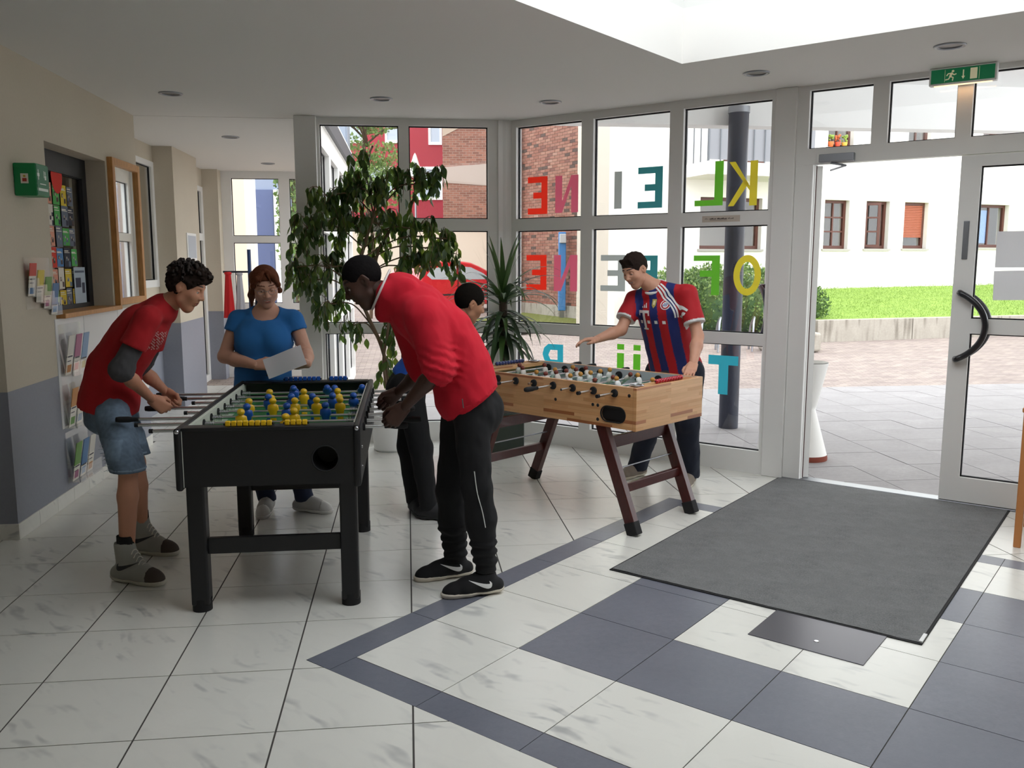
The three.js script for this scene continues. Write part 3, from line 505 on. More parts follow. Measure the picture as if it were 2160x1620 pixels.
{
  const t = thing('birch_tree', 'loose leafed green tree beyond the first glass wall', 'tree', [-1.0, gy(-24.3), -24.3]);
  part('trunk', tube([[0, 0, 0], [0.1, 2, 0], [-0.1, 4, 0.1], [0.1, 6.5, 0]], 0.05, 20, 8), M.bark, t);
  const br = []; for (let k = 0; k < 12; k++) { const a = rr(0, 6.3), y = rr(2.6, 5.8); br.push(tube([[0, y, 0], [Math.cos(a) * 0.5, y + 0.4, Math.sin(a) * 0.5], [Math.cos(a) * 1.1, y + 0.5, Math.sin(a) * 1.1]], 0.03, 8, 5)); } part('branch', merge(br), M.bark, t);
  const bl = []; for (let k = 0; k < 16; k++) bl.push([rr(-0.8, 0.7), rr(3.2, 6.4), rr(-0.8, 0.8)]);
  crown('foliage', 7500, () => { const c = bl[Math.floor(rnd() * 16)]; return ball(c[0], c[1], c[2], 0.55, 0.45, 0.55); }, 0.1, [M.leafA, M.leafB], t);
  const t2 = thing('garden_tree', 'green tree seen through the far corridor window', 'tree', [-2.28, gy(-19), -19]);
  part('trunk', tube([[0, 0, 0], [0.05, 1.5, 0], [0, 3.5, 0]], 0.1, 12, 8), M.bark, t2);
  crown('foliage', 2600, () => ball(0, 2.7, 0, 0.42, 2.2, 0.6), 0.11, [M.leafA, M.leafB, M.leafC], t2);
  const hb = thing('hedge_bush', 'rounded green hedge bush beside the round column', 'bush', [6.8, gy(-18.3), -18.3]);
  part('stem', merge([-1, -0.4, 0.3, 0.9].map((x) => tube([[x, 0, 0], [x + 0.1, 0.5, 0.1], [x, 1.0, 0]], 0.03, 8, 6))), M.bark, hb);
  part('inner_foliage', merge([[-1.1, 0.62, 0, 0.6], [-0.3, 0.72, 0, 0.68], [0.5, 0.7, 0, 0.66], [1.1, 0.6, 0, 0.55]].map(([x, y, z, s]) => new THREE.IcosahedronGeometry(s, 2).translate(x, y, z))), M.leafC, hb);
  crown('foliage', 15000, () => { const c = [[-1.1, 0.7], [-0.3, 0.8], [0.5, 0.78], [1.15, 0.68]][Math.floor(rnd() * 4)]; const p = ball(0, 0, 0, 1, 1, 1).normalize().multiplyScalar(rr(0.6, 0.8)); return V(c[0] + p.x, Math.max(0.02, c[1] + p.y), p.z); }, 0.075, [M.leafA, M.leafB, M.leafC], hb);
  const hb2 = thing('low_bush', 'small dark green bush at the end of the lawn wall', 'bush', [8.55, 0.3, -17.6]);
  part('stem', cyl([0, 0, 0], [0, 0.3, 0], 0.03), M.bark, hb2); crown('foliage', 900, () => ball(0, 0.45, 0, 0.32, 0.45, 0.3), 0.07, [M.leafC, M.leafA], hb2);
}
for (let k = 0; k < 4; k++) {
  const l = thing('bike_stand', ['nearest', 'second', 'third', 'farthest'][k] + ' bent steel bicycle stand hoop before the hedge bush', 'bike stand', [5.45 + k * 0.34, gy(-15.9), -15.9 - k * 0.03], -0.5, 'bicycle stands');
  part('hoop', tube([[0, 0, 0], [0.02, 0.45, 0], [0.1, 0.62, 0.15], [0.12, 0.5, 0.4], [0.12, 0, 0.5]], 0.02, 30, 8), M.steel, l);
}
{ const s = thing('stone_block', 'rough pale stone block at the foot of the bush', 'stone', [7.1, gy(-15.6), -15.6]); part('stone', RB(-0.5, 0.5, 0, 0.36, -0.3, 0.3, 0.06), M.concrete, s); }
// ---------- football tables ----------
M.tblack = std('#121215', 0.45, { bumpMap: speckle, bumpScale: 0.0006 });
M.tinner = std('#dfe2d8', 0.5);
M.turf = std('#3f8f52', 0.55);
M.yellow = phys('#f2c318', 0.35, { clearcoat: 0.3 }); M.blue = phys('#1858b8', 0.35, { clearcoat: 0.3 });
M.bright = std('#d5d6d8', 0.18, { metalness: 1 });
function player(mat, headMat) {
  const body = new THREE.LatheGeometry([[0, -0.07], [0.012, -0.068], [0.012, -0.03], [0.015, -0.01], [0.022, 0.01], [0.02, 0.03], [0.009, 0.038], [0.0085, 0.042]].map((p) => new THREE.Vector2(...p)), 14); body.scale(1.15, 1, 0.75);
  const head = new THREE.SphereGeometry(0.0165, 14, 10).translate(0, 0.052, 0), foot = RB(-0.012, 0.012, -0.095, -0.06, -0.012, 0.012, 0.004, 1);
  return { body: merge(body, foot, headMat ? [] : head), head };
}
function beads(g, mat, xs, y, z, name, size, rod = true) {
  const p = part(name, B(xs[0] - size * 0.7, xs[xs.length - 1] + size * 0.7, y - size * 0.25, y + size * 0.1, z - size * 0.3, z + size * 0.3), M.black, g);
  for (const x of xs) part('counter_bead', RB(x - size * 0.46, x + size * 0.46, y - size * 0.45, y + size * 0.5, z - size * 0.45, z + size * 0.45, size * 0.2, 2), mat, p);
}
const rodGeo = {};
function handle(x, dir, y, z) { // tapering grip along x
  const pts = [[0, 0], [0.011, 0.001], [0.0125, 0.008], [0.0115, 0.015], [0.0125, 0.03], [0.0165, 0.055], [0.0165, 0.1], [0.0135, 0.118], [0, 0.122]];
  const g = lathe(pts, 16); g.rotateZ(-dir * Math.PI / 2); g.translate(x, y, z); return g;
}
{
  const T = thing('football_table', 'black football table with yellow and blue players', 'football table', [-0.667, 0, -5.025]);
  const hx = 0.4325, hz = 0.835, y0 = 0.64, y1 = 0.915;
  for (const s of [-1, 1]) {
    part('side_panel', RB(s * (hx - 0.034), s * hx, y0 - 0.015, y1 + 0.012, -hz - 0.012, hz + 0.02, 0.014, 4), M.tblack, T);
    part('inner_side', B(s * (hx - 0.042), s * (hx - 0.034), y0 + 0.1, y1 - 0.004, -hz + 0.03, hz - 0.03), M.tinner, T);
    const cap = part('corner_cap', merge(new THREE.SphereGeometry(0.021, 14, 10).scale(0.6, 0.6, 0.6).translate(s * (hx - 0.017), y1 - 0.004, hz + 0.012)), M.chrome, T);
    cap.scale.set(1, 1, 1);
  }
  part('edge_trim', merge(B(-hx + 0.031, -hx + 0.036, y0, y1, hz, hz + 0.004), B(-hx + 0.034, -hx + 0.04, y1 - 0.004, y1 + 0.002, -hz + 0.08, hz - 0.08)), M.tinner, T);
  // near end panel with a round ball hole
  const end = new THREE.Shape([[-hx + 0.034, y0], [hx - 0.034, y0], [hx - 0.034, y1], [-hx + 0.034, y1]].map((p) => new THREE.Vector2(...p)));
  const hole = new THREE.Path(); hole.absarc(0.263, 0.765, 0.062, 0, Math.PI * 2, true); end.holes.push(hole);
  part('end_panel', new THREE.ExtrudeGeometry(end, { depth: 0.03, bevelEnabled: false, curveSegments: 24 }).translate(0, 0, hz - 0.03), M.tblack, T);
  part('ball_tray', merge(new THREE.CylinderGeometry(0.062, 0.05, 0.12, 24, 1, true).rotateX(Math.PI / 2).translate(0.263, 0.765, hz - 0.09), cyl([0.263, 0.765, hz - 0.152], [0.263, 0.765, hz - 0.146], 0.06, 0.06, 24)), M.black, T);
  part('hole_ring', new THREE.TorusGeometry(0.063, 0.004, 8, 32).translate(0.263, 0.765, hz + 0.001), M.rubber, T);
  part('end_panel', B(-hx + 0.034, hx - 0.034, y0, y1, -hz, -hz + 0.03), M.tblack, T);
  part('end_rim', RB(-hx + 0.03, hx - 0.03, y1 - 0.006, y1 + 0.012, hz - 0.085, hz + 0.006, 0.008, 3), M.tblack, T); part('end_rim', RB(-hx + 0.03, hx - 0.03, y1 - 0.006, y1 + 0.012, -hz - 0.006, -hz + 0.085, 0.008, 3), M.tblack, T);
  part('playfield', B(-hx + 0.034, hx - 0.034, 0.77, 0.785, -hz + 0.03, hz - 0.155), M.turf, T);
  part('pitch_lines', merge(B(-hx + 0.05, hx - 0.05, 0.785, 0.786, -0.004, 0.004), new THREE.TorusGeometry(0.11, 0.004, 4, 40).scale(1, 1, 0.1).rotateX(Math.PI / 2).translate(0, 0.786, 0), B(-0.16, 0.16, 0.785, 0.786, hz - 0.24, hz - 0.232), B(-0.16, 0.16, 0.785, 0.786, -hz + 0.232, -hz + 0.24)), M.white, T);
  part('bottom', B(-hx + 0.034, hx - 0.034, y0, y0 + 0.02, -hz + 0.03, hz - 0.03), M.tblack, T);
  // legs
  for (const sx of [-1, 1]) for (const zz of [0.755, -0.45]) {
    const x = sx * 0.362, leg = part('leg', RB(x - 0.043, x + 0.043, 0.03, y0 + 0.01, zz - 0.05, zz + 0.035, 0.012, 3), M.tblack, T);
    part('foot', cyl([x, 0, zz - 0.008], [x, 0.06, zz - 0.008], 0.047, 0.047, 24), M.rubber, leg);
    part('bolt', merge(cyl([x + sx * 0.043, 0.7, zz - 0.01], [x + sx * 0.076, 0.7, zz - 0.01], 0.009, 0.009, 12), cyl([x + sx * 0.043, 0.8, zz - 0.01], [x + sx * 0.076, 0.8, zz - 0.01], 0.009, 0.009, 12)), M.chrome, leg);
  }
  for (const zz of [0.75, -0.455]) part('cross_bar', RB(-0.32, 0.32, 0.285, 0.365, zz - 0.02, zz + 0.012, 0.005), M.tblack, T);
  part('apron', B(-0.36, 0.36, 0.59, 0.645, -0.47, -0.43), M.tblack, T);
  beads(T, M.yellow, [...Array(8)].map((_, k) => -0.19 + k * 0.0275), y1 + 0.024, hz - 0.03, 'score_rail', 0.027); beads(T, M.yellow, [...Array(4)].map((_, k) => 0.086 + k * 0.0275), y1 + 0.024, hz - 0.03, 'score_rail', 0.027);
  beads(T, M.blue, [...Array(8)].map((_, k) => -0.13 + k * 0.0295), y1 + 0.024, -hz + 0.03, 'score_rail', 0.028); beads(T, M.blue, [...Array(4)].map((_, k) => 0.16 + k * 0.0295), y1 + 0.024, -hz + 0.03, 'score_rail', 0.028);
  // rods: [z, colour, figure xs, handle side, outer ends left/right, tilt]
  const R = [[0.595, 'y', [0.05], 1, -0.6, 0.56, 0.0], [0.42, 'y', [-0.2, 0.07], 1, -0.72, 0.63, 0.05], [0.245, 'b', [-0.2, 0.01, 0.215], -1, -0.78, 0.56, 0.1], [0.07, 'y', [-0.22, -0.09, 0.03, 0.15, 0.28], 1, -0.56, 0.6, 0.0], [-0.105, 'b', [-0.14, -0.01, 0.11, 0.225, 0.345], -1, -0.73, 0.58, 0.2], [-0.28, 'y', [-0.16, 0.04, 0.24], 1, -0.6, 0.64, 0.0], [-0.455, 'b', [-0.04, 0.21], -1, -0.7, 0.66, 0.3], [-0.63, 'b', [-0.06, 0.15, 0.37], -1, -0.81, 0.55, 0.9]];
  const py = player(M.yellow), pb = player(M.blue), ry = 0.872; py.body.scale(1.25, 1.12, 1.25); pb.body.scale(1.25, 1.12, 1.25);
  for (const [z, c, xs, side, xa, xb, tilt] of R) {
    const grp = new THREE.Group(); grp.name = 'rod'; T.add(grp);
    part('bar', cyl([xa, ry, z], [xb, ry, z], 0.0085, 0.0085, 14), M.bright, grp);
    part('grip', side > 0 ? handle(xb - 0.02, 1, ry, z) : handle(xa + 0.02, -1, ry, z), M.rubber, grp);
    part('end_cap', side > 0 ? cyl([xa - 0.012, ry, z], [xa + 0.006, ry, z], 0.011, 0.011, 12) : cyl([xb - 0.006, ry, z], [xb + 0.012, ry, z], 0.011, 0.011, 12), M.rubber, grp);
    for (const s of [-1, 1]) { part('bushing', cyl([s * (hx - 0.048), ry, z], [s * (hx - 0.036), ry, z], 0.024, 0.024, 18), M.rubber, grp); part('bushing', cyl([s * (hx - 0.002), ry, z], [s * (hx + 0.012), ry, z], 0.02, 0.02, 18), M.rubber, grp); }
    const sp = []; for (const s of [-1, 1]) for (let k = 0; k < 6; k++) sp.push(new THREE.TorusGeometry(0.0145, 0.0018, 5, 14).rotateY(Math.PI / 2).translate(s * (hx - 0.056 - k * 0.008), ry, z)); part('spring', merge(sp), M.chrome, grp);
    for (const x of xs) { const m = part('player_figure', c === 'y' ? py.body : pb.body, c === 'y' ? M.yellow : M.blue, grp); m.position.set(x, ry, z); m.rotation.x = tilt; m.userData.label = (c === 'y' ? 'yellow' : 'blue') + ' plastic player figure'; }
  }
}
const staveTex = (() => {
  seed = 321; const rows = 56, cells = [];
  for (let r = 0; r < rows; r++) { let x = rr(-0.3, 0); while (x < 1) { const w = rr(0.22, 0.6), k = rnd(); cells.push([r, x, x + w, k < 0.1 ? 2 : k < 0.35 ? 1 : 0, rr(-9, 9)]); x += w; } }
  const at = (u, r) => { for (const c of cells) if (c[0] === r && u >= c[1] && u < c[2]) return c; return cells[0]; };
  return noiseTex(1024, (u, v) => { const r = Math.floor(v * rows), c = at(u, r), b = [[222, 172, 120], [212, 157, 104], [176, 112, 70]][c[3]], g = 9 * nz(u * 9 + r * 3.1, v * 330, c[1] * 7) + 5 * nz(u * 40, v * 700, 3), e = v * rows - r < 0.06 ? -14 : 0, a = c[4] + g + e; return [b[0] + a, b[1] + a, b[2] + a]; });
})();
{
  const T = thing('football_table', 'light wooden football table with dark red splayed legs', 'football table', [1.185, 0, -5.94], 0.699);
  const hx = 0.3825, hz = 0.725, y0 = 0.675, y1 = 0.94;
  M.stave = phys('#ffffff', 0.38, { map: rep(staveTex, 0.85), clearcoat: 0.25, clearcoatRoughness: 0.3 });
  M.mahogany = phys('#5c2420', 0.4, { clearcoat: 0.2, map: rep(noiseTex(256, (u, v) => { const a = 30 * tn(u * 1, v * 0.25, 40, 71) + 12 * tn(u, v, 30, 72); return [215 + a, 205 + a, 205 + a]; }), 2) });
  // left long side with oval ball slot
  const ov = (s, x, y, w, h) => { const p = new THREE.Path(); p.absarc(x - w, y, h, Math.PI / 2, Math.PI * 1.5, false); p.absarc(x + w, y, h, -Math.PI / 2, Math.PI / 2, false); s.holes.push(p); };
  const side = new THREE.Shape([[-hz, y0], [hz, y0], [hz, y1], [-hz, y1]].map((p) => new THREE.Vector2(...p))); ov(side, hz - 0.15, y0 + 0.085, 0.045, 0.047);
  const sg = new THREE.ExtrudeGeometry(side, { depth: 0.028, bevelEnabled: false, curveSegments: 16 }); sg.rotateY(-Math.PI / 2); // x -> z
  sg.translate(-hx + 0.028, 0, 0); metreUV(sg); const fl = sg.clone().scale(1, 1, 1);
  const slotMat = M.stave; part('side_panel', fl, slotMat, T);
  // the shape's +x became -z or +z: slot placed by sign below
  part('side_panel', B(hx - 0.028, hx, y0, y1, -hz, hz), M.stave, T);
  part('end_panel', RB(-hx, hx, y0 - 0.004, y1 + 0.001, hz, hz + 0.024, 0.003), M.stave, T); part('end_panel', RB(-hx, hx, y0 - 0.004, y1 + 0.001, -hz - 0.024, -hz, 0.003), M.stave, T);
  part('inner_lining', merge(B(-hx + 0.028, -hx + 0.034, 0.82, y1 - 0.002, -hz, hz), B(hx - 0.034, hx - 0.028, 0.82, y1 - 0.002, -hz, hz)), std('#b9bcc2', 0.5), T);
  for (const s of [1, -1]) part('end_shelf', B(-hx + 0.028, hx - 0.028, y1 - 0.03, y1 - 0.004, s > 0 ? hz - 0.09 : -hz, s > 0 ? hz : -hz + 0.09), M.stave, T);
  part('playfield', B(-hx + 0.03, hx - 0.03, 0.8, 0.815, -hz, hz), std('#5d8f78', 0.5), T);
  part('bottom', B(-hx + 0.028, hx - 0.028, y0, y0 + 0.015, -hz, hz), M.stave, T);
  part('slot_tray', merge(RB(-hx + 0.008, -hx + 0.12, y0 + 0.02, y0 + 0.15, hz - 0.26, hz - 0.04, 0.01)), M.black, T);
  { const rim = new THREE.Shape(); rim.absarc(-0.045, 0, 0.052, Math.PI / 2, Math.PI * 1.5, false); rim.absarc(0.045, 0, 0.052, -Math.PI / 2, Math.PI / 2, false); const h = new THREE.Path(); h.absarc(-0.045, 0, 0.045, Math.PI / 2, Math.PI * 1.5, false); h.absarc(0.045, 0, 0.045, -Math.PI / 2, Math.PI / 2, false); rim.holes.push(h);
    part('slot_rim', new THREE.ExtrudeGeometry(rim, { depth: 0.008, bevelEnabled: false, curveSegments: 16 }).rotateY(-Math.PI / 2).translate(-hx + 0.002, y0 + 0.085, hz - 0.15), M.rubber, T); }
  for (const [z, y] of [[hz - 0.27, y0 + 0.13], [hz - 0.31, y0 + 0.13], [hz - 0.27, y0 + 0.04], [hz - 0.03, y1 - 0.05], [hz - 0.62, y0 + 0.13]]) part('screw_cap', new THREE.SphereGeometry(0.011, 12, 8).scale(0.5, 1, 1).translate(-hx, y, z), M.rubber, T);
  for (const zs of [1, -1]) part('cup_holder', lathe([[0.0, 0], [0.034, 0], [0.042, 0.012], [0.048, 0.012], [0.046, 0.006], [0.036, 0.003], [0, 0.003]], 28).translate(-hx * zs + 0.09 * zs, y1 - 0.004, zs * (hz - 0.04)), M.chrome, T);
  for (const [zs, c] of [[1, '#b5172f'], [-1, '#20326e']]) {
    const rail = part('score_rail', cyl([-0.12, y1 + 0.012, zs * (hz - 0.02)], [0.2, y1 + 0.012, zs * (hz - 0.02)], 0.004, 0.004, 8), M.black, T), mat = phys(c, 0.3, { clearcoat: 0.4 });
    for (let k = 0; k < 10; k++) part('counter_bead', new THREE.SphereGeometry(0.0155, 12, 8).scale(0.95, 1, 1).translate(-0.1 + k * 0.031, y1 + 0.012, zs * (hz - 0.02)), mat, rail);
  }
  // legs splay along the table
  const legMat = M.mahogany;
  for (const zs of [1, -1]) {
    for (const xs of [1, -1]) {
      const x = xs * 0.335, a = V(x, y0 + 0.0, zs * (hz - 0.27)), b = V(x, 0, zs * (hz - 0.0)), g = new RoundedBoxGeometry(0.055, a.distanceTo(b), 0.075, 2, 0.006), d = b.clone().sub(a).normalize();
      g.applyQuaternion(new THREE.Quaternion().setFromUnitVectors(V(0, -1, 0), d)); const mid = a.clone().add(b).multiplyScalar(0.5); g.translate(mid.x, mid.y + 0.008, mid.z); metreUV(g);
      const l = part('leg', g, legMat, T);
      const f = new RoundedBoxGeometry(0.062, 0.085, 0.083, 2, 0.006); f.applyQuaternion(new THREE.Quaternion().setFromUnitVectors(V(0, -1, 0), d)); f.translate(b.x - d.x * 0.042, b.y + 0.042, b.z - d.z * 0.042); part('rubber_foot', f, M.rubber, l);
    }
    const at = (y) => zs * (hz - 0.27 * y / y0);
    for (const [y, h] of [[0.56, 0.075], [0.28, 0.06]]) part('stretcher', RB(-0.32, 0.32, y - h / 2, y + h / 2, at(y) - 0.016, at(y) + 0.016, 0.005), legMat, T);
  }
  for (const zs of [1, -1]) part('tie_rod', cyl([-0.36, 0.4, zs * (hz - 0.16)], [0.36, 0.4, zs * (hz - 0.16)], 0.005, 0.005, 8), M.steel, T);
  // rods
  const ry = 0.895, hm = std('#e8e6e0', 0.5), pm = player(M.white, true), kit = [std('#e9e9e6', 0.45), std('#d9cfc6', 0.45)], hd = [std('#c58b3c', 0.5), std('#7a3326', 0.5)];
  const R = [[0.585, 0, [0.0], -1, -0.55, 0.52], [0.42, 0, [-0.12, 0.12], -1, -0.53, 0.5], [0.25, 1, [-0.2, 0, 0.2], 1, -0.5, 0.62], [0.085, 0, [-0.22, -0.11, 0, 0.11, 0.22], -1, -0.56, 0.47], [-0.085, 1, [-0.24, -0.13, -0.02, 0.09, 0.2], 1, -0.44, 0.6], [-0.25, 0, [-0.2, 0, 0.2], -1, -0.56, 0.5], [-0.42, 1, [-0.12, 0.12], 1, -0.5, 0.62], [-0.585, 1, [0.0], 1, -0.5, 0.64]];
  R.forEach(([z, c, xs, side2, xa, xb], k) => {
    const grp = new THREE.Group(); grp.name = 'rod'; T.add(grp);
    part('bar', cyl([xa, ry, z], [xb, ry, z], 0.008, 0.008, 12), M.bright, grp);
    if (k > 1 || side2 > 0) part('grip', side2 > 0 ? handle(xb - 0.02, 1, ry, z) : handle(xa + 0.02, -1, ry, z), M.rubber, grp); else part('end_cap', cyl([xa - 0.015, ry, z], [xa + 0.006, ry, z], 0.012, 0.012, 12), M.rubber, grp);
    for (const s of [-1, 1]) { part('bushing', cyl([s * (hx - 0.045), ry, z], [s * (hx - 0.034), ry, z], 0.028, 0.028, 18), M.rubber, grp); part('bushing', cyl([s * (hx - 0.001), ry, z], [s * (hx + 0.011), ry, z], 0.026, 0.024, 18), M.rubber, grp); }
    for (const x of xs) { const m = part('player_figure', pm.body, kit[c], grp); m.position.set(x, ry, z); m.rotation.x = [0.4, -0.3, 0.8, 0.2, -0.4, 0.5, -0.2, 0.3][k]; const h2 = part('head', pm.head, hd[c], grp); h2.position.copy(m.position); h2.rotation.copy(m.rotation); }
  });
}
// ---------- fittings and small things ----------
{
  const matTex = noiseTex(512, (u, v) => { const a = 26 * tn(u, v, 150, 81) + 14 * tn(u, v, 60, 82) + 9 * tn(u, v, 12, 83) + 6 * tn(u, v, 4, 84); return [112 + a, 113 + a, 113 + a]; });
  const m = thing('door_mat', 'large dark grey carpet mat before the entrance door', 'mat', [2.623, 0.0, -5.013], 46.3 * Math.PI / 180);
  part('rubber_edge', RB(-1.37, 1.37, 0, 0.006, -0.808, 0.808, 0.003, 1), M.rubber, m);
  const pile = new THREE.PlaneGeometry(2.71, 1.59, 180, 110).rotateX(-Math.PI / 2).translate(0, 0.009, 0), p = pile.attributes.position; for (let i = 0; i < p.count; i++) p.setY(i, 0.0085 + 0.0022 * nz(p.getX(i) * 5, p.getZ(i) * 5, 1) + 0.001 * nz(p.getX(i) * 30, p.getZ(i) * 30, 3)); pile.computeVertexNormals(); metreUV(pile);
  const pl = part('pile', pile, std('#ffffff', 1, { map: rep(matTex, 1.6), bumpMap: rep(matTex, 1.6), bumpScale: 0.003 }), m); pl.userData.kind = 'stuff';
  part('white_tag', B(-1.35, -1.25, 0.006, 0.0125, 0.79, 0.806), M.white, m);
  const h = thing('floor_hatch_plate', 'dark steel floor hatch plate half under the door mat', 'floor plate', [bp(1.508, 1.508)[0], 0, bp(1.508, 1.508)[1]], BA);
  part('plate', RB(-0.243, 0.243, 0, 0.004, -0.258, 0.258, 0.0015, 1), std('#55545c', 0.28, { metalness: 0.5 }), h);
  part('screw', cyl([-0.13, 0.004, 0.02], [-0.13, 0.0065, 0.02], 0.012, 0.01, 14), M.chrome, h);
}
for (const [i, [x, z, where]] of [[-1.8, -7.3, 'nearest the service hatch'], [-0.18, -7.33, 'above the fig tree'], [1.19, -7.31, 'by the corner of the glass walls'], [2.43, -6.05, 'before the slanted glass wall'], [3.29, -5.17, 'before the exit sign'], [-1.81, -9.7, 'over the start of the corridor'], [-1.81, -12.2, 'over the corridor end']].entries()) {
  const d = thing('ceiling_spot', 'round recessed ceiling spot ' + where, 'ceiling light', [x, 2.985, z], 0, 'recessed ceiling spots');
  part('ring', new THREE.TorusGeometry(0.078, 0.014, 8, 36).rotateX(Math.PI / 2).scale(1, 0.6, 1).translate(0, 0.013, 0), M.steel, d);
  part('reflector', lathe([[0.07, 0.012], [0.05, 0.0145], [0.0, 0.0145]], 28), std('#6c6b68', 0.3, { metalness: 0.8 }), d);
}
{ // exit sign
  const e = thing('exit_sign', 'green lit exit sign with running figure above the door', 'exit sign', [DW.x, 0, DW.z], -TH);
  part('housing', RB(3.63, 4.04, 2.885, 2.998, 0.06, 0.12, 0.006), M.white, e);
  const tx = canvasTex(512, 128, (c, w, h) => {
    c.fillStyle = '#0e7a4c'; c.fillRect(0, 0, w, h); c.fillStyle = '#f3ecc4'; c.fillRect(112, 8, 3, h - 16); c.fillRect(388, 8, 3, h - 16); c.fillRect(318, 14, 56, h - 28);
    c.fillRect(258, 22, 10, 62); c.beginPath(); c.moveTo(248, 80); c.lineTo(278, 80); c.lineTo(263, 108); c.fill();
    c.beginPath(); c.arc(178, 26, 11, 0, 7); c.fill(); c.lineWidth = 13; c.lineCap = 'round'; c.lineJoin = 'round'; c.strokeStyle = '#f3ecc4';
    const ln = (...q) => { c.beginPath(); c.moveTo(q[0], q[1]); for (let k = 2; k < q.length; k += 2) c.lineTo(q[k], q[k + 1]); c.stroke(); };
    c.lineWidth = 20; ln(168, 46, 158, 72); c.lineWidth = 10; ln(166, 44, 140, 46, 130, 62); ln(172, 46, 188, 60, 204, 54); ln(158, 74, 182, 84, 178, 110); ln(156, 74, 146, 96, 122, 100);
  });
  part('sign_face', new THREE.BoxGeometry(0.385, 0.09, 0.002).translate(3.835, 2.942, 0.1215), std('#ffffff', 0.4, { map: tx, emissive: '#ffffff', emissiveMap: tx, emissiveIntensity: 0.12 }), e);
  part('lamp_strip', B(3.66, 4.01, 2.882, 2.885, 0.075, 0.105), std('#fff0d8', 0.5, { emissive: '#ffcf98', emissiveIntensity: 1.2 }), e);
  const L = new THREE.RectAreaLight('#ffc48a', 3.0, 0.34, 0.03); L.name = 'exit_sign_light'; L.position.set(3.835, 2.88, 0.09); L.rotation.x = -Math.PI / 2; e.add(L);
}
{ // green first aid cabinet on the left wall
  const c = thing('first_aid_box', 'green first aid box with white cross on the wall', 'first aid box', [X0, 0, 0]);
  part('body', RB(0, 0.135, 2.11, 2.31, -6.05, -5.86, 0.008), std('#0f8a4e', 0.4), c);
  const t = canvasTex(256, 128, (x, w, h) => { x.fillStyle = '#3d7f62'; x.fillRect(0, 0, w, h); x.fillStyle = '#e4eee6'; x.fillRect(28, 20, 14, 44); x.fillRect(13, 35, 44, 14); x.fillRect(150, 22, 10, 30); x.fillRect(176, 24, 16, 16); x.fillRect(168, 42, 34, 18); x.fillRect(60, 78, 130, 4); x.fillRect(20, 98, 210, 12); });
  part('front_label', new THREE.BoxGeometry(0.18, 0.185, 0.002).rotateY(Math.PI / 2).translate(0.136, 2.21, -5.955), std('#ffffff', 0.5, { map: t }), c);
  const t2 = canvasTex(64, 64, (x) => { x.fillStyle = '#e9e2d8'; x.fillRect(0, 0, 64, 64); x.fillStyle = '#b4402f'; x.fillRect(14, 30, 36, 22); x.fillStyle = '#c9b23a'; x.fillRect(22, 10, 20, 14); });
  part('emblem', new THREE.BoxGeometry(0.045, 0.06, 0.002).translate(0.065, 2.215, -5.8595), std('#ffffff', 0.5, { map: t2 }), c);
}
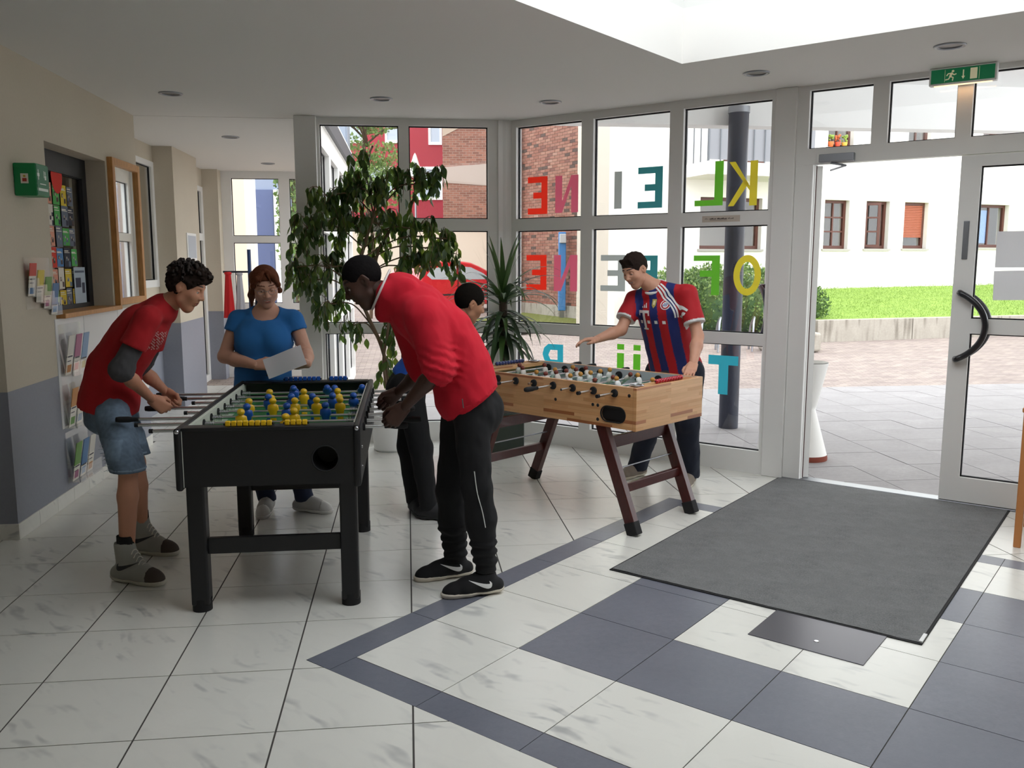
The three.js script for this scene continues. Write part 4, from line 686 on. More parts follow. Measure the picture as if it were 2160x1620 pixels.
// service hatch
const hatch = structG('window_7', 'dark framed service hatch window in the left wall', [-2.585, 0, -6.37], Math.PI / 2);
glazing(hatch, [[0.07, 1.12, 1.38, 2.36]], 0, 1.21, 1.31, 2.51, 0.02, std('#23252b', 0.5));
part('inner_bar', B(0.98, 1.04, 1.38, 2.36, -0.05, -0.03), std('#8f8877', 0.6), hatch);
{
  const wood = std('#d29f63', 0.45, { map: rep(noiseTex(256, (u, v) => { const a = 24 * tn(u, v * 0.2, 40, 91) + 8 * tn(u, v, 60, 92); return [238 + a, 226 + a, 214 + a]; }), 2) });
  const s = single('hatch_sill', 'light wooden sill board of the service hatch', 'sill', RB(-2.57, -2.365, 1.31, 1.345, -7.66, -6.42, 0.006), wood);
  const mr = thing('wall_mirror', 'wood framed mirror on the wall beyond the service hatch', 'mirror', [X0, 0, 0]);
  part('frame', merge(RB(0, 0.045, 1.345, 2.55, -7.68, -7.62, 0.004), RB(0, 0.045, 1.345, 2.55, -8.36, -8.3, 0.004), RB(0, 0.045, 2.49, 2.55, -8.3, -7.68, 0.004), RB(0, 0.045, 1.345, 1.4, -8.3, -7.68, 0.004)), wood, mr);
  part('mirror_glass', B(0, 0.02, 1.4, 2.49, -8.3, -7.68), std('#e9eeee', 0.02, { metalness: 1 }), mr);
  // sheets stuck to the hatch glass
  const cols = [['#d8402f', 'red'], ['#58b45c', 'green'], ['#e3c63e', 'yellow'], ['#6f7687', 'dark photo'], ['#e5dfd2', 'white'], ['#4f9a8c', 'teal'], ['#e8a38a', 'pink'], ['#5d8fc4', 'blue'], ['#3a3d4a', 'black photo'], ['#b9d86a', 'lime']];
  const photo = (c) => canvasTex(64, 80, (x, w, h) => { x.fillStyle = c; x.fillRect(0, 0, w, h); x.fillStyle = '#e9e4d8'; x.fillRect(4, 6 + rnd() * 8, 40, 5); x.fillRect(4, 18, 52, 3); const o = rnd() * 20; x.fillStyle = ['#38384a', '#5b4a44', '#6a7a90'][Math.floor(rnd() * 3)]; for (let k = 0; k < 8; k++) x.fillRect(4 + (k * 23 + o) % 46, 30 + (k * 17 + o) % 36, 10 + (k * 7) % 12, 10 + (k * 5) % 9); x.fillStyle = '#cdbfae'; x.fillRect(20, 36, 8, 10); x.fillRect(38, 44, 7, 9); });
  const rows = ['top', 'second', 'third', 'fourth', 'fifth', 'bottom'], places = ['left', 'middle left', 'middle right', 'right'];
  const pick = [[6, 1, 2, 3], [4, 1, 3, 8], [6, 3, 1, 3], [0, 7, 8, 1], [6, 4, 2, 8], [9, 2, 3, 2]];
  for (let r = 0; r < 6; r++) for (let k = 0; k < 4; k++) {
    const [c, n] = cols[pick[r][k]], w = rr(0.1, 0.13), h = rr(0.13, 0.16), z = -6.83 - k * 0.135 - rr(0, 0.02), y = 2.2 - r * 0.155;
    single('notice_sheet', n + ' sheet in the ' + rows[r] + ' row ' + places[k] + ' on the hatch glass', 'notice', new THREE.BoxGeometry(w, h, 0.0015).rotateY(Math.PI / 2).translate(-2.579, y, z), std('#ffffff', 0.8, { map: photo(c) }), [0, 0, 0], 0, 'sheets on the hatch glass');
  }
  const oval = new THREE.Shape(); oval.absellipse(0, 0, 0.105, 0.135, 0, Math.PI * 2); single('notice_sheet', 'large rounded red sheet at the top of the hatch glass', 'notice', new THREE.ExtrudeGeometry(oval, { depth: 0.002, bevelEnabled: false }).rotateY(Math.PI / 2).translate(-2.577, 2.34, -7.0), std('#e23b2e', 0.8));
  const po = canvasTex(128, 192, (x, w, h) => { x.fillStyle = '#b9c6d4'; x.fillRect(0, 0, w, h); x.fillStyle = '#3c3f55'; x.fillRect(14, 50, 60, 46); x.fillRect(84, 74, 32, 50); x.fillStyle = '#5f6a80'; x.fillRect(10, 16, 108, 10); x.fillRect(14, 176, 100, 6); });
  single('poster', 'pale blue poster standing at the hatch foot', 'poster', new THREE.BoxGeometry(0.24, 0.315, 0.002).rotateY(Math.PI / 2).translate(-2.572, 1.503, -7.32), std('#ffffff', 0.7, { map: po }));
  const nf = thing('corridor_notice', 'white framed notice on the first corridor pillar', 'notice', [-2.62, 0, 0]); part('frame', RB(0, 0.015, 1.72, 2.05, -11.45, -11.0, 0.004), M.white, nf); part('sheet', B(0.015, 0.017, 1.75, 2.02, -11.42, -11.03), std('#b9c0c8', 0.5), nf);
}
// brochure racks
M.acrylic = phys('#ffffff', 0.05, { transmission: 0.92, thickness: 0, ior: 1.45 });
{
  const tint = ['#c9483c', '#d9c34a', '#6d9a4c', '#4e79a8', '#d7d3ca', '#b06a8c', '#8aa7c9', '#c98a4a'];
  const prints = tint.map((c, i) => canvasTex(64, 128, (x, w, h) => { x.fillStyle = '#e9e4da'; x.fillRect(0, 0, w, h); x.fillStyle = c; x.fillRect(0, 0, w, 50 + (i * 13) % 40); x.fillStyle = '#3b3a44'; x.fillRect(6, 60 + (i * 9) % 30, 50, 5); x.fillRect(6, 76 + (i * 9) % 30, 38, 3); x.fillStyle = tint[(i + 3) % 8]; x.fillRect(10, 96, 44, 24); }));
  let n = 0; const names = ['red', 'yellow', 'green', 'blue', 'cream', 'mauve', 'pale blue', 'orange'];
  const bro = (z, y, w, h, tilt, off, where) => { const i = n++ % 8, g = new THREE.BoxGeometry(w, h, 0.004).rotateY(Math.PI / 2).translate(0, h / 2, 0).rotateZ(-tilt).translate(X0 + off, y, z); single('brochure', names[i] + ' brochure ' + where, 'brochure', g, std('#ffffff', 0.5, { map: prints[i] }), [0, 0, 0], 0, 'brochures in the wall racks'); };
  const up = thing('brochure_rack', 'clear stepped brochure rack on the wall below the green box', 'brochure rack', [X0, 0, 0]);
  part('backplate', B(0, 0.006, 1.4, 1.73, -6.3, -5.9), M.acrylic, up);
  const seen = ['left end of the upper wall rack', 'second pocket of the upper wall rack', 'third pocket of the upper wall rack', 'right end of the upper wall rack'];
  for (let k = 0; k < 4; k++) { const z = -5.95 - k * 0.115, y = 1.48 - k * 0.045; part('pocket', merge(B(0.006, 0.05, y, y + 0.004, z - 0.055, z + 0.055), B(0.05, 0.053, y, y + 0.12, z - 0.055, z + 0.055)), M.acrylic, up); bro(z, y + 0.006, 0.1, 0.21, 0.12, 0.018, 'at the ' + seen[k]); }
  for (const [t, y] of [[0, 0.91], [1, 0.54], [2, 0.15]]) {
    const tier = ['top', 'middle', 'lowest'][t], rk = thing('brochure_rack', tier + ' clear brochure shelf under the service hatch', 'brochure rack', [X0 + 0.006, 0, 0]);
    part('backplate', B(0, 0.004, y, y + 0.36, -6.78, -6.36), M.acrylic, rk); part('pocket', merge(B(0.004, 0.09, y, y + 0.004, -6.78, -6.36), B(0.09, 0.093, y, y + 0.1, -6.78, -6.36)), M.acrylic, rk);
    for (let k = 0; k < 3; k++) bro(-6.43 - k * 0.14, y + 0.006, 0.11, 0.28, 0.16, 0.03, ['first', 'second', 'third'][k] + ' in the ' + tier + ' shelf under the hatch');
  }
}
// papers on the closed door leaf
for (const [k, y0, y1, tilt, w] of [[0, 1.665, 1.907, 0.006, 'upper'], [1, 1.447, 1.645, 0.03, 'lower']]) {
  const [x, z] = onD(4.26, -0.003); const g = new THREE.BoxGeometry(0.33, y1 - y0, 0.001).rotateZ(tilt); const m = single('paper_sheet', w + ' white paper sheet taped on the glass door', 'paper', g, phys('#f2f2f4', 0.8, { transmission: 0.35, thickness: 0 }), [x, (y0 + y1) / 2, z], -TH, 'sheets on the door');
}
{ // wooden armchair cut by the picture edge
  const w = std('#c5824a', 0.45), c = thing('wooden_armchair', 'light wooden armchair at the edge beside the door', 'chair', [3.95, 0, -5.06], -0.75);
  for (const [x, z, h] of [[0.02, 0.0, 0.82], [0.02, 0.5, 0.95], [0.54, 0.0, 0.82], [0.54, 0.5, 0.95]]) part('leg', RB(x - 0.02, x + 0.02, 0, h, z - 0.02, z + 0.02, 0.006), w, c);
  for (const x of [0.02, 0.54]) part('armrest', RB(x - 0.028, x + 0.028, 0.82, 0.85, -0.04, 0.52, 0.008), w, c);
  part('seat', RB(0.0, 0.56, 0.42, 0.46, -0.02, 0.5, 0.012), w, c); part('backrest', RB(0.02, 0.54, 0.7, 0.95, 0.48, 0.51, 0.01), w, c);
  const c2 = c.clone(); c2.name = numbered('wooden_armchair'); c2.position.set(-1.55, 0, -11.4); c2.rotation.y = 2.6; c2.userData = { label: 'light wooden armchair in the corridor behind the woman', category: 'chair' }; scene.add(c2);
}
{ // coat stand in the corridor
  const c = thing('coat_stand', 'dark blue coat stand with arms at the corridor end', 'coat stand', [-2.12, 0, -12.3]);
  part('pole', cyl([0, 0, 0], [0, 1.87, 0], 0.028, 0.024, 14), std('#16386a', 0.4), c); part('foot', lathe([[0, 0], [0.2, 0], [0.2, 0.02], [0.03, 0.05], [0, 0.05]], 24), std('#16386a', 0.4), c);
  part('hook_bar', cyl([-0.35, 1.57, 0], [0.35, 1.57, 0], 0.014, 0.014, 10), std('#1a2434', 0.5), c);
  const coat = (name, label, color, x, y, h, w) => { const pts = []; const g = new THREE.CylinderGeometry(w * 0.45, w, h, 24, 12, false), p = g.attributes.position; for (let i = 0; i < p.count; i++) { const a = Math.atan2(p.getZ(i), p.getX(i)), k = 1 + 0.16 * Math.sin(a * 6 + 2 * p.getY(i)); p.setX(i, p.getX(i) * k); p.setZ(i, p.getZ(i) * k * 0.6); } g.computeVertexNormals(); const t = thing(name, label, 'coat', [x, y - h, -12.26]); part('body', g.translate(0, h / 2, 0), std(color, 0.9), t); part('collar', new THREE.TorusGeometry(w * 0.4, 0.02, 8, 20).rotateX(Math.PI / 2).scale(1, 1, 0.6).translate(0, h, 0), std(color, 0.9), t); };
  coat('red_coat', 'red jacket hanging on the coat stand', '#d02a2c', -2.4, 1.55, 0.6, 0.075); coat('grey_coat', 'pale grey jacket hanging on the coat stand', '#b9bac2', -2.25, 1.54, 0.55, 0.065); coat('navy_coat', 'dark navy jacket hanging on the coat stand', '#1c2336', -2.0, 1.53, 0.55, 0.065);
}
// ---------- plants ----------
M.fig = [phys('#446230', 0.4, { transmission: 0.4, thickness: 0 }), phys('#5e7d31', 0.4, { transmission: 0.5, thickness: 0 }), phys('#789238', 0.45, { transmission: 0.5, thickness: 0 })];
function leafGeo(l, w, bend) {
  const pos = [], idx = [], prof = [0.06, 0.7, 1, 0.85, 0.45, 0.0];
  for (let k = 0; k < 6; k++) { const t = k / 5, y = -l * t, z = bend * t * t * l, h = w * prof[k] / 2; pos.push(-h, y, z + h * 0.35, 0, y, z, h, y, z + h * 0.35); }
  for (let k = 0; k < 5; k++) { const a = k * 3; idx.push(a, a + 3, a + 1, a + 1, a + 3, a + 4, a + 1, a + 4, a + 2, a + 2, a + 4, a + 5); }
  const g = new THREE.BufferGeometry(); g.setAttribute('position', new THREE.Float32BufferAttribute(pos, 3)); g.setIndex(idx); g.computeVertexNormals(); return g;
}
{
  seed = 4711;
  const f = thing('fig_tree', 'tall weeping fig tree in a white pot by the window', 'potted tree', [-0.17, 0, -7.93]);
  const O = f.position;
  part('pot', lathe([[0, 0], [0.14, 0], [0.155, 0.02], [0.17, 0.3], [0.178, 0.3], [0.178, 0.33], [0.158, 0.33], [0.15, 0.28], [0, 0.28]], 36), M.white, f); part('soil', cyl([0, 0.27, 0], [0, 0.29, 0], 0.152, 0.152, 28), std('#3a2d23', 1), f);
  const bark = std('#7a6550', 0.85);
  const tr = [[0, 0.25, 0], [-0.02, 0.72, 0.02], [-0.07, 0.96, 0.03], [-0.18, 1.22, 0.02], [-0.28, 1.52, 0], [-0.2, 1.85, 0], [-0.1, 2.15, 0.05]];
  part('trunk', tube(tr, 0.017, 50, 8), bark, f); part('trunk', tube([[0.03, 0.25, 0.02], [-0.05, 0.8, 0.06], [0.0, 1.2, 0.1], [-0.1, 1.7, 0.08], [0.1, 2.1, 0]], 0.013, 40, 8), bark, f);
  const bl = [[-0.69,2.28,-7.91,0.27,0.23],[-0.4,2.34,-7.88,0.23,0.25],[-0.19,2.39,-7.85,0.21,0.19],[0.11,2.37,-7.82,0.21,0.21],[0.29,2.43,-7.8,0.09,0.11],[-0.85,1.99,-7.93,0.21,0.25],[-0.57,2.03,-7.9,0.25,0.25],[-0.24,2.03,-7.86,0.27,0.25],[0.1,1.98,-7.82,0.23,0.17],[0.35,1.9,-7.79,0.15,0.13],[-0.98,1.66,-7.95,0.15,0.13],[-0.66,1.66,-7.91,0.21,0.21],[0.02,1.66,-7.83,0.23,0.15],[0.36,1.74,-7.79,0.14,0.09],[-0.68,1.33,-7.91,0.17,0.19],[-0.5,1.13,-7.89,0.12,0.06],[-0.16,1.09,-7.85,0.11,0.17],[-0.22,0.8,-7.86,0.08,0.11],[-0.4,2.58,-7.88,0.16,0.05],[-0.88,1.54,-7.94,0.14,0.11],[0.21,1.82,-7.81,0.12,0.12]];
  // limbs run from the trunk to each cluster
  const limbs = [], tips = [];
  const curve = new THREE.CatmullRomCurve3(tr.map((p) => V(...p)));
  for (const [x, y, z, rx, ry] of bl) {
    const lx = x - O.x, lz = z - O.z, t0 = Math.min(0.98, Math.max(0.35, (y - 0.55) / 1.75)), s = curve.getPoint(t0), dz = rr(-0.16, 0.12), e = V(lx, y, lz + dz);
    limbs.push(tube([s.toArray(), [(s.x + e.x) / 2, (s.y + e.y) / 2 + 0.1, (s.z + e.z) / 2], e.toArray()], 0.007, 12, 6));
    const area = rx * ry, n = Math.round(area * 2000) + 18;
    for (let k = 0; k < Math.ceil(n / 9); k++) {
      const c = ball(e.x, e.y, e.z, rx * 0.95, ry * 0.95, 0.24); c.z = Math.max(c.z, -0.3);
      const tip = c.clone().add(V(rr(-0.05, 0.05), -rr(0.08, 0.16), rr(-0.04, 0.04))), mid = e.clone().lerp(c, 0.6).add(V(0, 0.05, 0));
      limbs.push(tube([e.toArray(), mid.toArray(), c.toArray(), tip.toArray()], 0.0028, 10, 4));
      for (let q = 0; q < 9; q++) { const p = q < 5 ? c.clone().lerp(tip, q / 4) : mid.clone().lerp(c, (q - 4) / 5); tips.push(p.add(V(rr(-0.025, 0.025), rr(-0.01, 0.02), rr(-0.025, 0.025)))); }
    }
  }
  part('branches', merge(limbs), bark, f).userData.kind = 'stuff';
  const LG = [leafGeo(0.098, 0.05, 0.15), leafGeo(0.108, 0.054, 0.3), leafGeo(0.088, 0.048, -0.1)], rest = [[], [], []];
  tips.sort((a, b) => b.z - a.z);
  tips.forEach((p, i) => {
    const g = LG[i % 3], k = [0, 0, 1, 1, 2][Math.floor(rnd() * 5)], e = new THREE.Euler(rr(-0.6, 0.6), rr(0, 6.28), rr(-0.5, 0.5)), s = rr(0.75, 1.15);
    if (i < 296) { const m = part('leaf', g, M.fig[k], f); m.position.copy(p); m.rotation.copy(e); m.scale.setScalar(s); } else { const h = g.clone(); h.applyMatrix4(new THREE.Matrix4().compose(p, new THREE.Quaternion().setFromEuler(e), V(s, s, s))); rest[k].push(h); }
  });
  rest.forEach((r, k) => { if (r.length) part('leaves', merge(r), M.fig[k], f).userData.kind = 'stuff'; });
}
{
  seed = 99;
  const d = thing('dragon_palm', 'spiky dragon palm in a dark green planter box', 'potted palm', [0.845, 0, -7.74]);
  const pg = std('#3c463f', 0.6);
  part('planter', merge(RB(-0.17, 0.17, 0, 0.36, -0.17, 0.17, 0.012), RB(-0.182, 0.182, 0.33, 0.375, -0.182, 0.182, 0.01)), pg, d);
  part('soil', B(-0.165, 0.165, 0.36, 0.378, -0.165, 0.165), std('#30261e', 1), d);
  part('trunk', tube([[0, 0.36, 0], [0.01, 0.8, 0.01], [0, 1.3, 0], [0, 1.42, 0]], 0.038, 20, 10), std('#4b4033', 0.9), d);
  const lm = [phys('#35502c', 0.42, { transmission: 0.15, thickness: 0 }), phys('#4d6c34', 0.42, { transmission: 0.25, thickness: 0 }), phys('#26381f', 0.45, { transmission: 0.1, thickness: 0 })];
  const strap = (y0, az, el, len, w, droop, mat) => {
    const pos = [], idx = [], N = 12; let p = V(0, y0, 0), e = el; const ca = Math.cos(az), sa = Math.sin(az);
    for (let k = 0; k <= N; k++) { const t = k / N, hw = w / 2 * Math.min(1, 0.55 + 2.2 * t) * (1 - t ** 2.2) + 0.0008, tx = -sa, tz = ca; pos.push(p.x - tx * hw, p.y + hw * 0.3, p.z - tz * hw, p.x, p.y, p.z, p.x + tx * hw, p.y + hw * 0.3, p.z + tz * hw); p = p.clone().add(V(Math.cos(e) * ca, Math.sin(e), Math.cos(e) * sa).multiplyScalar(len / N)); e -= droop / N * (0.4 + 1.2 * t); if (e < -1.5) e = -1.5; }
    for (let k = 0; k < N; k++) { const a = k * 3; idx.push(a, a + 1, a + 3, a + 1, a + 4, a + 3, a + 1, a + 2, a + 4, a + 2, a + 5, a + 4); }
    const g = new THREE.BufferGeometry(); g.setAttribute('position', new THREE.Float32BufferAttribute(pos, 3)); g.setIndex(idx); g.computeVertexNormals(); part('leaf', g, mat, d);
  };
  for (let k = 0; k < 9; k++) strap(1.42, k * 2.4, rr(1.15, 1.5), rr(0.45, 0.6), 0.05, rr(0.1, 0.5), lm[1]);
  for (let k = 0; k < 26; k++) strap(1.4 - k * 0.004, k * 2.4 + 0.4, rr(0.25, 1.0), rr(0.5, 0.68), 0.055, rr(0.9, 1.9), lm[k % 2]);
  for (let k = 0; k < 52; k++) strap(1.28 - k * 0.006, k * 2.4 + 0.9, rr(-0.4, 0.35), rr(0.42, 0.6), 0.055, rr(1.2, 2.2), lm[k % 3]);
}
// ---------- people: smooth fields meshed by surface nets ----------
const A3 = (v) => (Array.isArray(v) ? v : [v.x, v.y, v.z]);
const sub = (a, b) => [a[0] - b[0], a[1] - b[1], a[2] - b[2]], add = (a, b, k = 1) => [a[0] + b[0] * k, a[1] + b[1] * k, a[2] + b[2] * k], dot = (a, b) => a[0] * b[0] + a[1] * b[1] + a[2] * b[2];
const len = (a) => Math.hypot(...a), nrm = (a) => { const l = len(a) || 1; return [a[0] / l, a[1] / l, a[2] / l]; }, cross = (a, b) => [a[1] * b[2] - a[2] * b[1], a[2] * b[0] - a[0] * b[2], a[0] * b[1] - a[1] * b[0]];
const mix = (a, b, t) => [a[0] + (b[0] - a[0]) * t, a[1] + (b[1] - a[1]) * t, a[2] + (b[2] - a[2]) * t];
function cone(a, b, ra, rb, k = 0.03) {
  const d = sub(b, a), l2 = dot(d, d) || 1e-9, R = Math.max(ra, rb);
  return { k, lo: [0, 1, 2].map((i) => Math.min(a[i], b[i]) - R), hi: [0, 1, 2].map((i) => Math.max(a[i], b[i]) + R), f: (x, y, z) => { const px = x - a[0], py = y - a[1], pz = z - a[2]; let t = (px * d[0] + py * d[1] + pz * d[2]) / l2; t = t < 0 ? 0 : t > 1 ? 1 : t; const qx = px - d[0] * t, qy = py - d[1] * t, qz = pz - d[2] * t; return Math.sqrt(qx * qx + qy * qy + qz * qz) - (ra + (rb - ra) * t); } };
}
function ell(c, r, k = 0.03, ax = null) {
  const R = Math.max(...r), X = ax ? ax[0] : [1, 0, 0], Y = ax ? ax[1] : [0, 1, 0], Z = ax ? ax[2] : [0, 0, 1];
  return { k, lo: c.map((v) => v - R), hi: c.map((v) => v + R), f: (x, y, z) => { const p = [x - c[0], y - c[1], z - c[2]], u = dot(p, X) / r[0], v = dot(p, Y) / r[1], w = dot(p, Z) / r[2], k0 = Math.sqrt(u * u + v * v + w * w), k1 = Math.sqrt((u / r[0]) ** 2 + (v / r[1]) ** 2 + (w / r[2]) ** 2) || 1e-9; return k0 * (k0 - 1) / k1; } };
}
function spine(pts, sides, ws, ds, k = 0.03) {       // swept oval: half widths ws across sides, half depths ds
  const R = Math.max(...ws, ...ds), segs = [];
  for (let i = 0; i < pts.length - 1; i++) { const d = sub(pts[i + 1], pts[i]); segs.push({ a: pts[i], d, l2: dot(d, d) }); }
  return { k, lo: [0, 1, 2].map((i) => Math.min(...pts.map((p) => p[i])) - R), hi: [0, 1, 2].map((i) => Math.max(...pts.map((p) => p[i])) + R), f: (x, y, z) => {
    let best = 1e9;
    for (let i = 0; i < segs.length; i++) {
      const g = segs[i], px = x - g.a[0], py = y - g.a[1], pz = z - g.a[2]; let t = (px * g.d[0] + py * g.d[1] + pz * g.d[2]) / g.l2; t = t < 0 ? 0 : t > 1 ? 1 : t;
      const q = [px - g.d[0] * t, py - g.d[1] * t, pz - g.d[2] * t], s = mix(sides[i], sides[i + 1], t), w = ws[i] + (ws[i + 1] - ws[i]) * t, dd = ds[i] + (ds[i + 1] - ds[i]) * t, a = dot(q, s), b2 = Math.max(0, dot(q, q) - a * a), r = Math.sqrt((a / w) ** 2 + b2 / (dd * dd)), e = (r - 1) * Math.min(w, dd);
      if (e < best) best = e;
    }
    return best;
  } };
}
const smin = (a, b, k) => { const h = Math.max(k - Math.abs(a - b), 0) / k; return Math.min(a, b) - h * h * k * 0.25; };
function netMesh(prims, cell, o = {}) {
  let lo = [1e9, 1e9, 1e9], hi = [-1e9, -1e9, -1e9];
  for (const p of prims) for (let i = 0; i < 3; i++) { lo[i] = Math.min(lo[i], p.lo[i]); hi[i] = Math.max(hi[i], p.hi[i]); }
  const pad = cell * 3 + 0.012; lo = lo.map((v) => v - pad); hi = hi.map((v) => v + pad);
  const n = [0, 1, 2].map((i) => Math.ceil((hi[i] - lo[i]) / cell) + 1), F = new Float32Array(n[0] * n[1] * n[2]).fill(1), sx = 1, sy = n[0], sz = n[0] * n[1];
  F.fill(9);
  const field = (x, y, z) => { let d = 9; for (const p of prims) d = smin(d, p.f(x, y, z), p.k); return d; };
  // only cells near some primitive
  for (const p of prims) {
    const m = p.k + cell * 2 + 0.01, a = [0, 1, 2].map((i) => Math.max(0, Math.floor((p.lo[i] - m - lo[i]) / cell))), b = [0, 1, 2].map((i) => Math.min(n[i] - 1, Math.ceil((p.hi[i] + m - lo[i]) / cell)));
    for (let k = a[2]; k <= b[2]; k++) for (let j = a[1]; j <= b[1]; j++) for (let i = a[0]; i <= b[0]; i++) { const q = i + j * sy + k * sz; F[q] = smin(F[q], p.f(lo[0] + i * cell, lo[1] + j * cell, lo[2] + k * cell), p.k); }
  }
  if (o.post) for (let k = 0; k < n[2]; k++) for (let j = 0; j < n[1]; j++) for (let i = 0; i < n[0]; i++) { const q = i + j * sy + k * sz; if (F[q] < 0.06 && F[q] > -0.3) F[q] = o.post(F[q], lo[0] + i * cell, lo[1] + j * cell, lo[2] + k * cell, prims); }
  const id = new Int32Array(F.length).fill(-1), pos = [], idx = [], corner = [0, 1, sy, sy + 1, sz, sz + 1, sz + sy, sz + sy + 1], E = [[0, 1], [2, 3], [4, 5], [6, 7], [0, 2], [1, 3], [4, 6], [5, 7], [0, 4], [1, 5], [2, 6], [3, 7]];
  for (let k = 0; k < n[2] - 1; k++) for (let j = 0; j < n[1] - 1; j++) for (let i = 0; i < n[0] - 1; i++) {
    const q = i + j * sy + k * sz; let neg = 0; for (let c = 0; c < 8; c++) if (F[q + corner[c]] < 0) neg++;
    if (!neg || neg === 8) continue;
    let X = 0, Y = 0, Z = 0, m = 0;
    for (const [a, b] of E) { const fa = F[q + corner[a]], fb = F[q + corner[b]]; if ((fa < 0) === (fb < 0)) continue; const t = fa / (fa - fb), ax = a & 1, ay = (a >> 1) & 1, az = a >> 2, bx = b & 1, by = (b >> 1) & 1, bz = b >> 2; X += ax + (bx - ax) * t; Y += ay + (by - ay) * t; Z += az + (bz - az) * t; m++; }
    id[q] = pos.length / 3; pos.push(lo[0] + (i + X / m) * cell, lo[1] + (j + Y / m) * cell, lo[2] + (k + Z / m) * cell);
  }
  for (let k = 1; k < n[2] - 1; k++) for (let j = 1; j < n[1] - 1; j++) for (let i = 1; i < n[0] - 1; i++) {
    const q = i + j * sy + k * sz, s = F[q] < 0;
    for (const [d, u, v] of [[1, sy, sz], [sy, sz, 1], [sz, 1, sy]]) {
      if (s === (F[q + d] < 0)) continue;
      const a = id[q], b = id[q - u], c = id[q - u - v], e = id[q - v]; if (a < 0 || b < 0 || c < 0 || e < 0) continue;
      if (s) idx.push(a, b, c, a, c, e); else idx.push(a, c, b, a, e, c);
    }
  }
  const g = new THREE.BufferGeometry(); g.setAttribute('position', new THREE.Float32BufferAttribute(pos, 3)); g.setIndex(idx); g.computeVertexNormals();
  if (o.color) { const c = new Float32Array(pos.length); for (let i = 0; i < pos.length; i += 3) { const v = o.color(pos[i], pos[i + 1], pos[i + 2]); c[i] = v[0]; c[i + 1] = v[1]; c[i + 2] = v[2]; } g.setAttribute('color', new THREE.Float32BufferAttribute(c, 3)); }
  return g;
}
const lin = (h) => { const c = new THREE.Color(h); return [c.r, c.g, c.b]; };
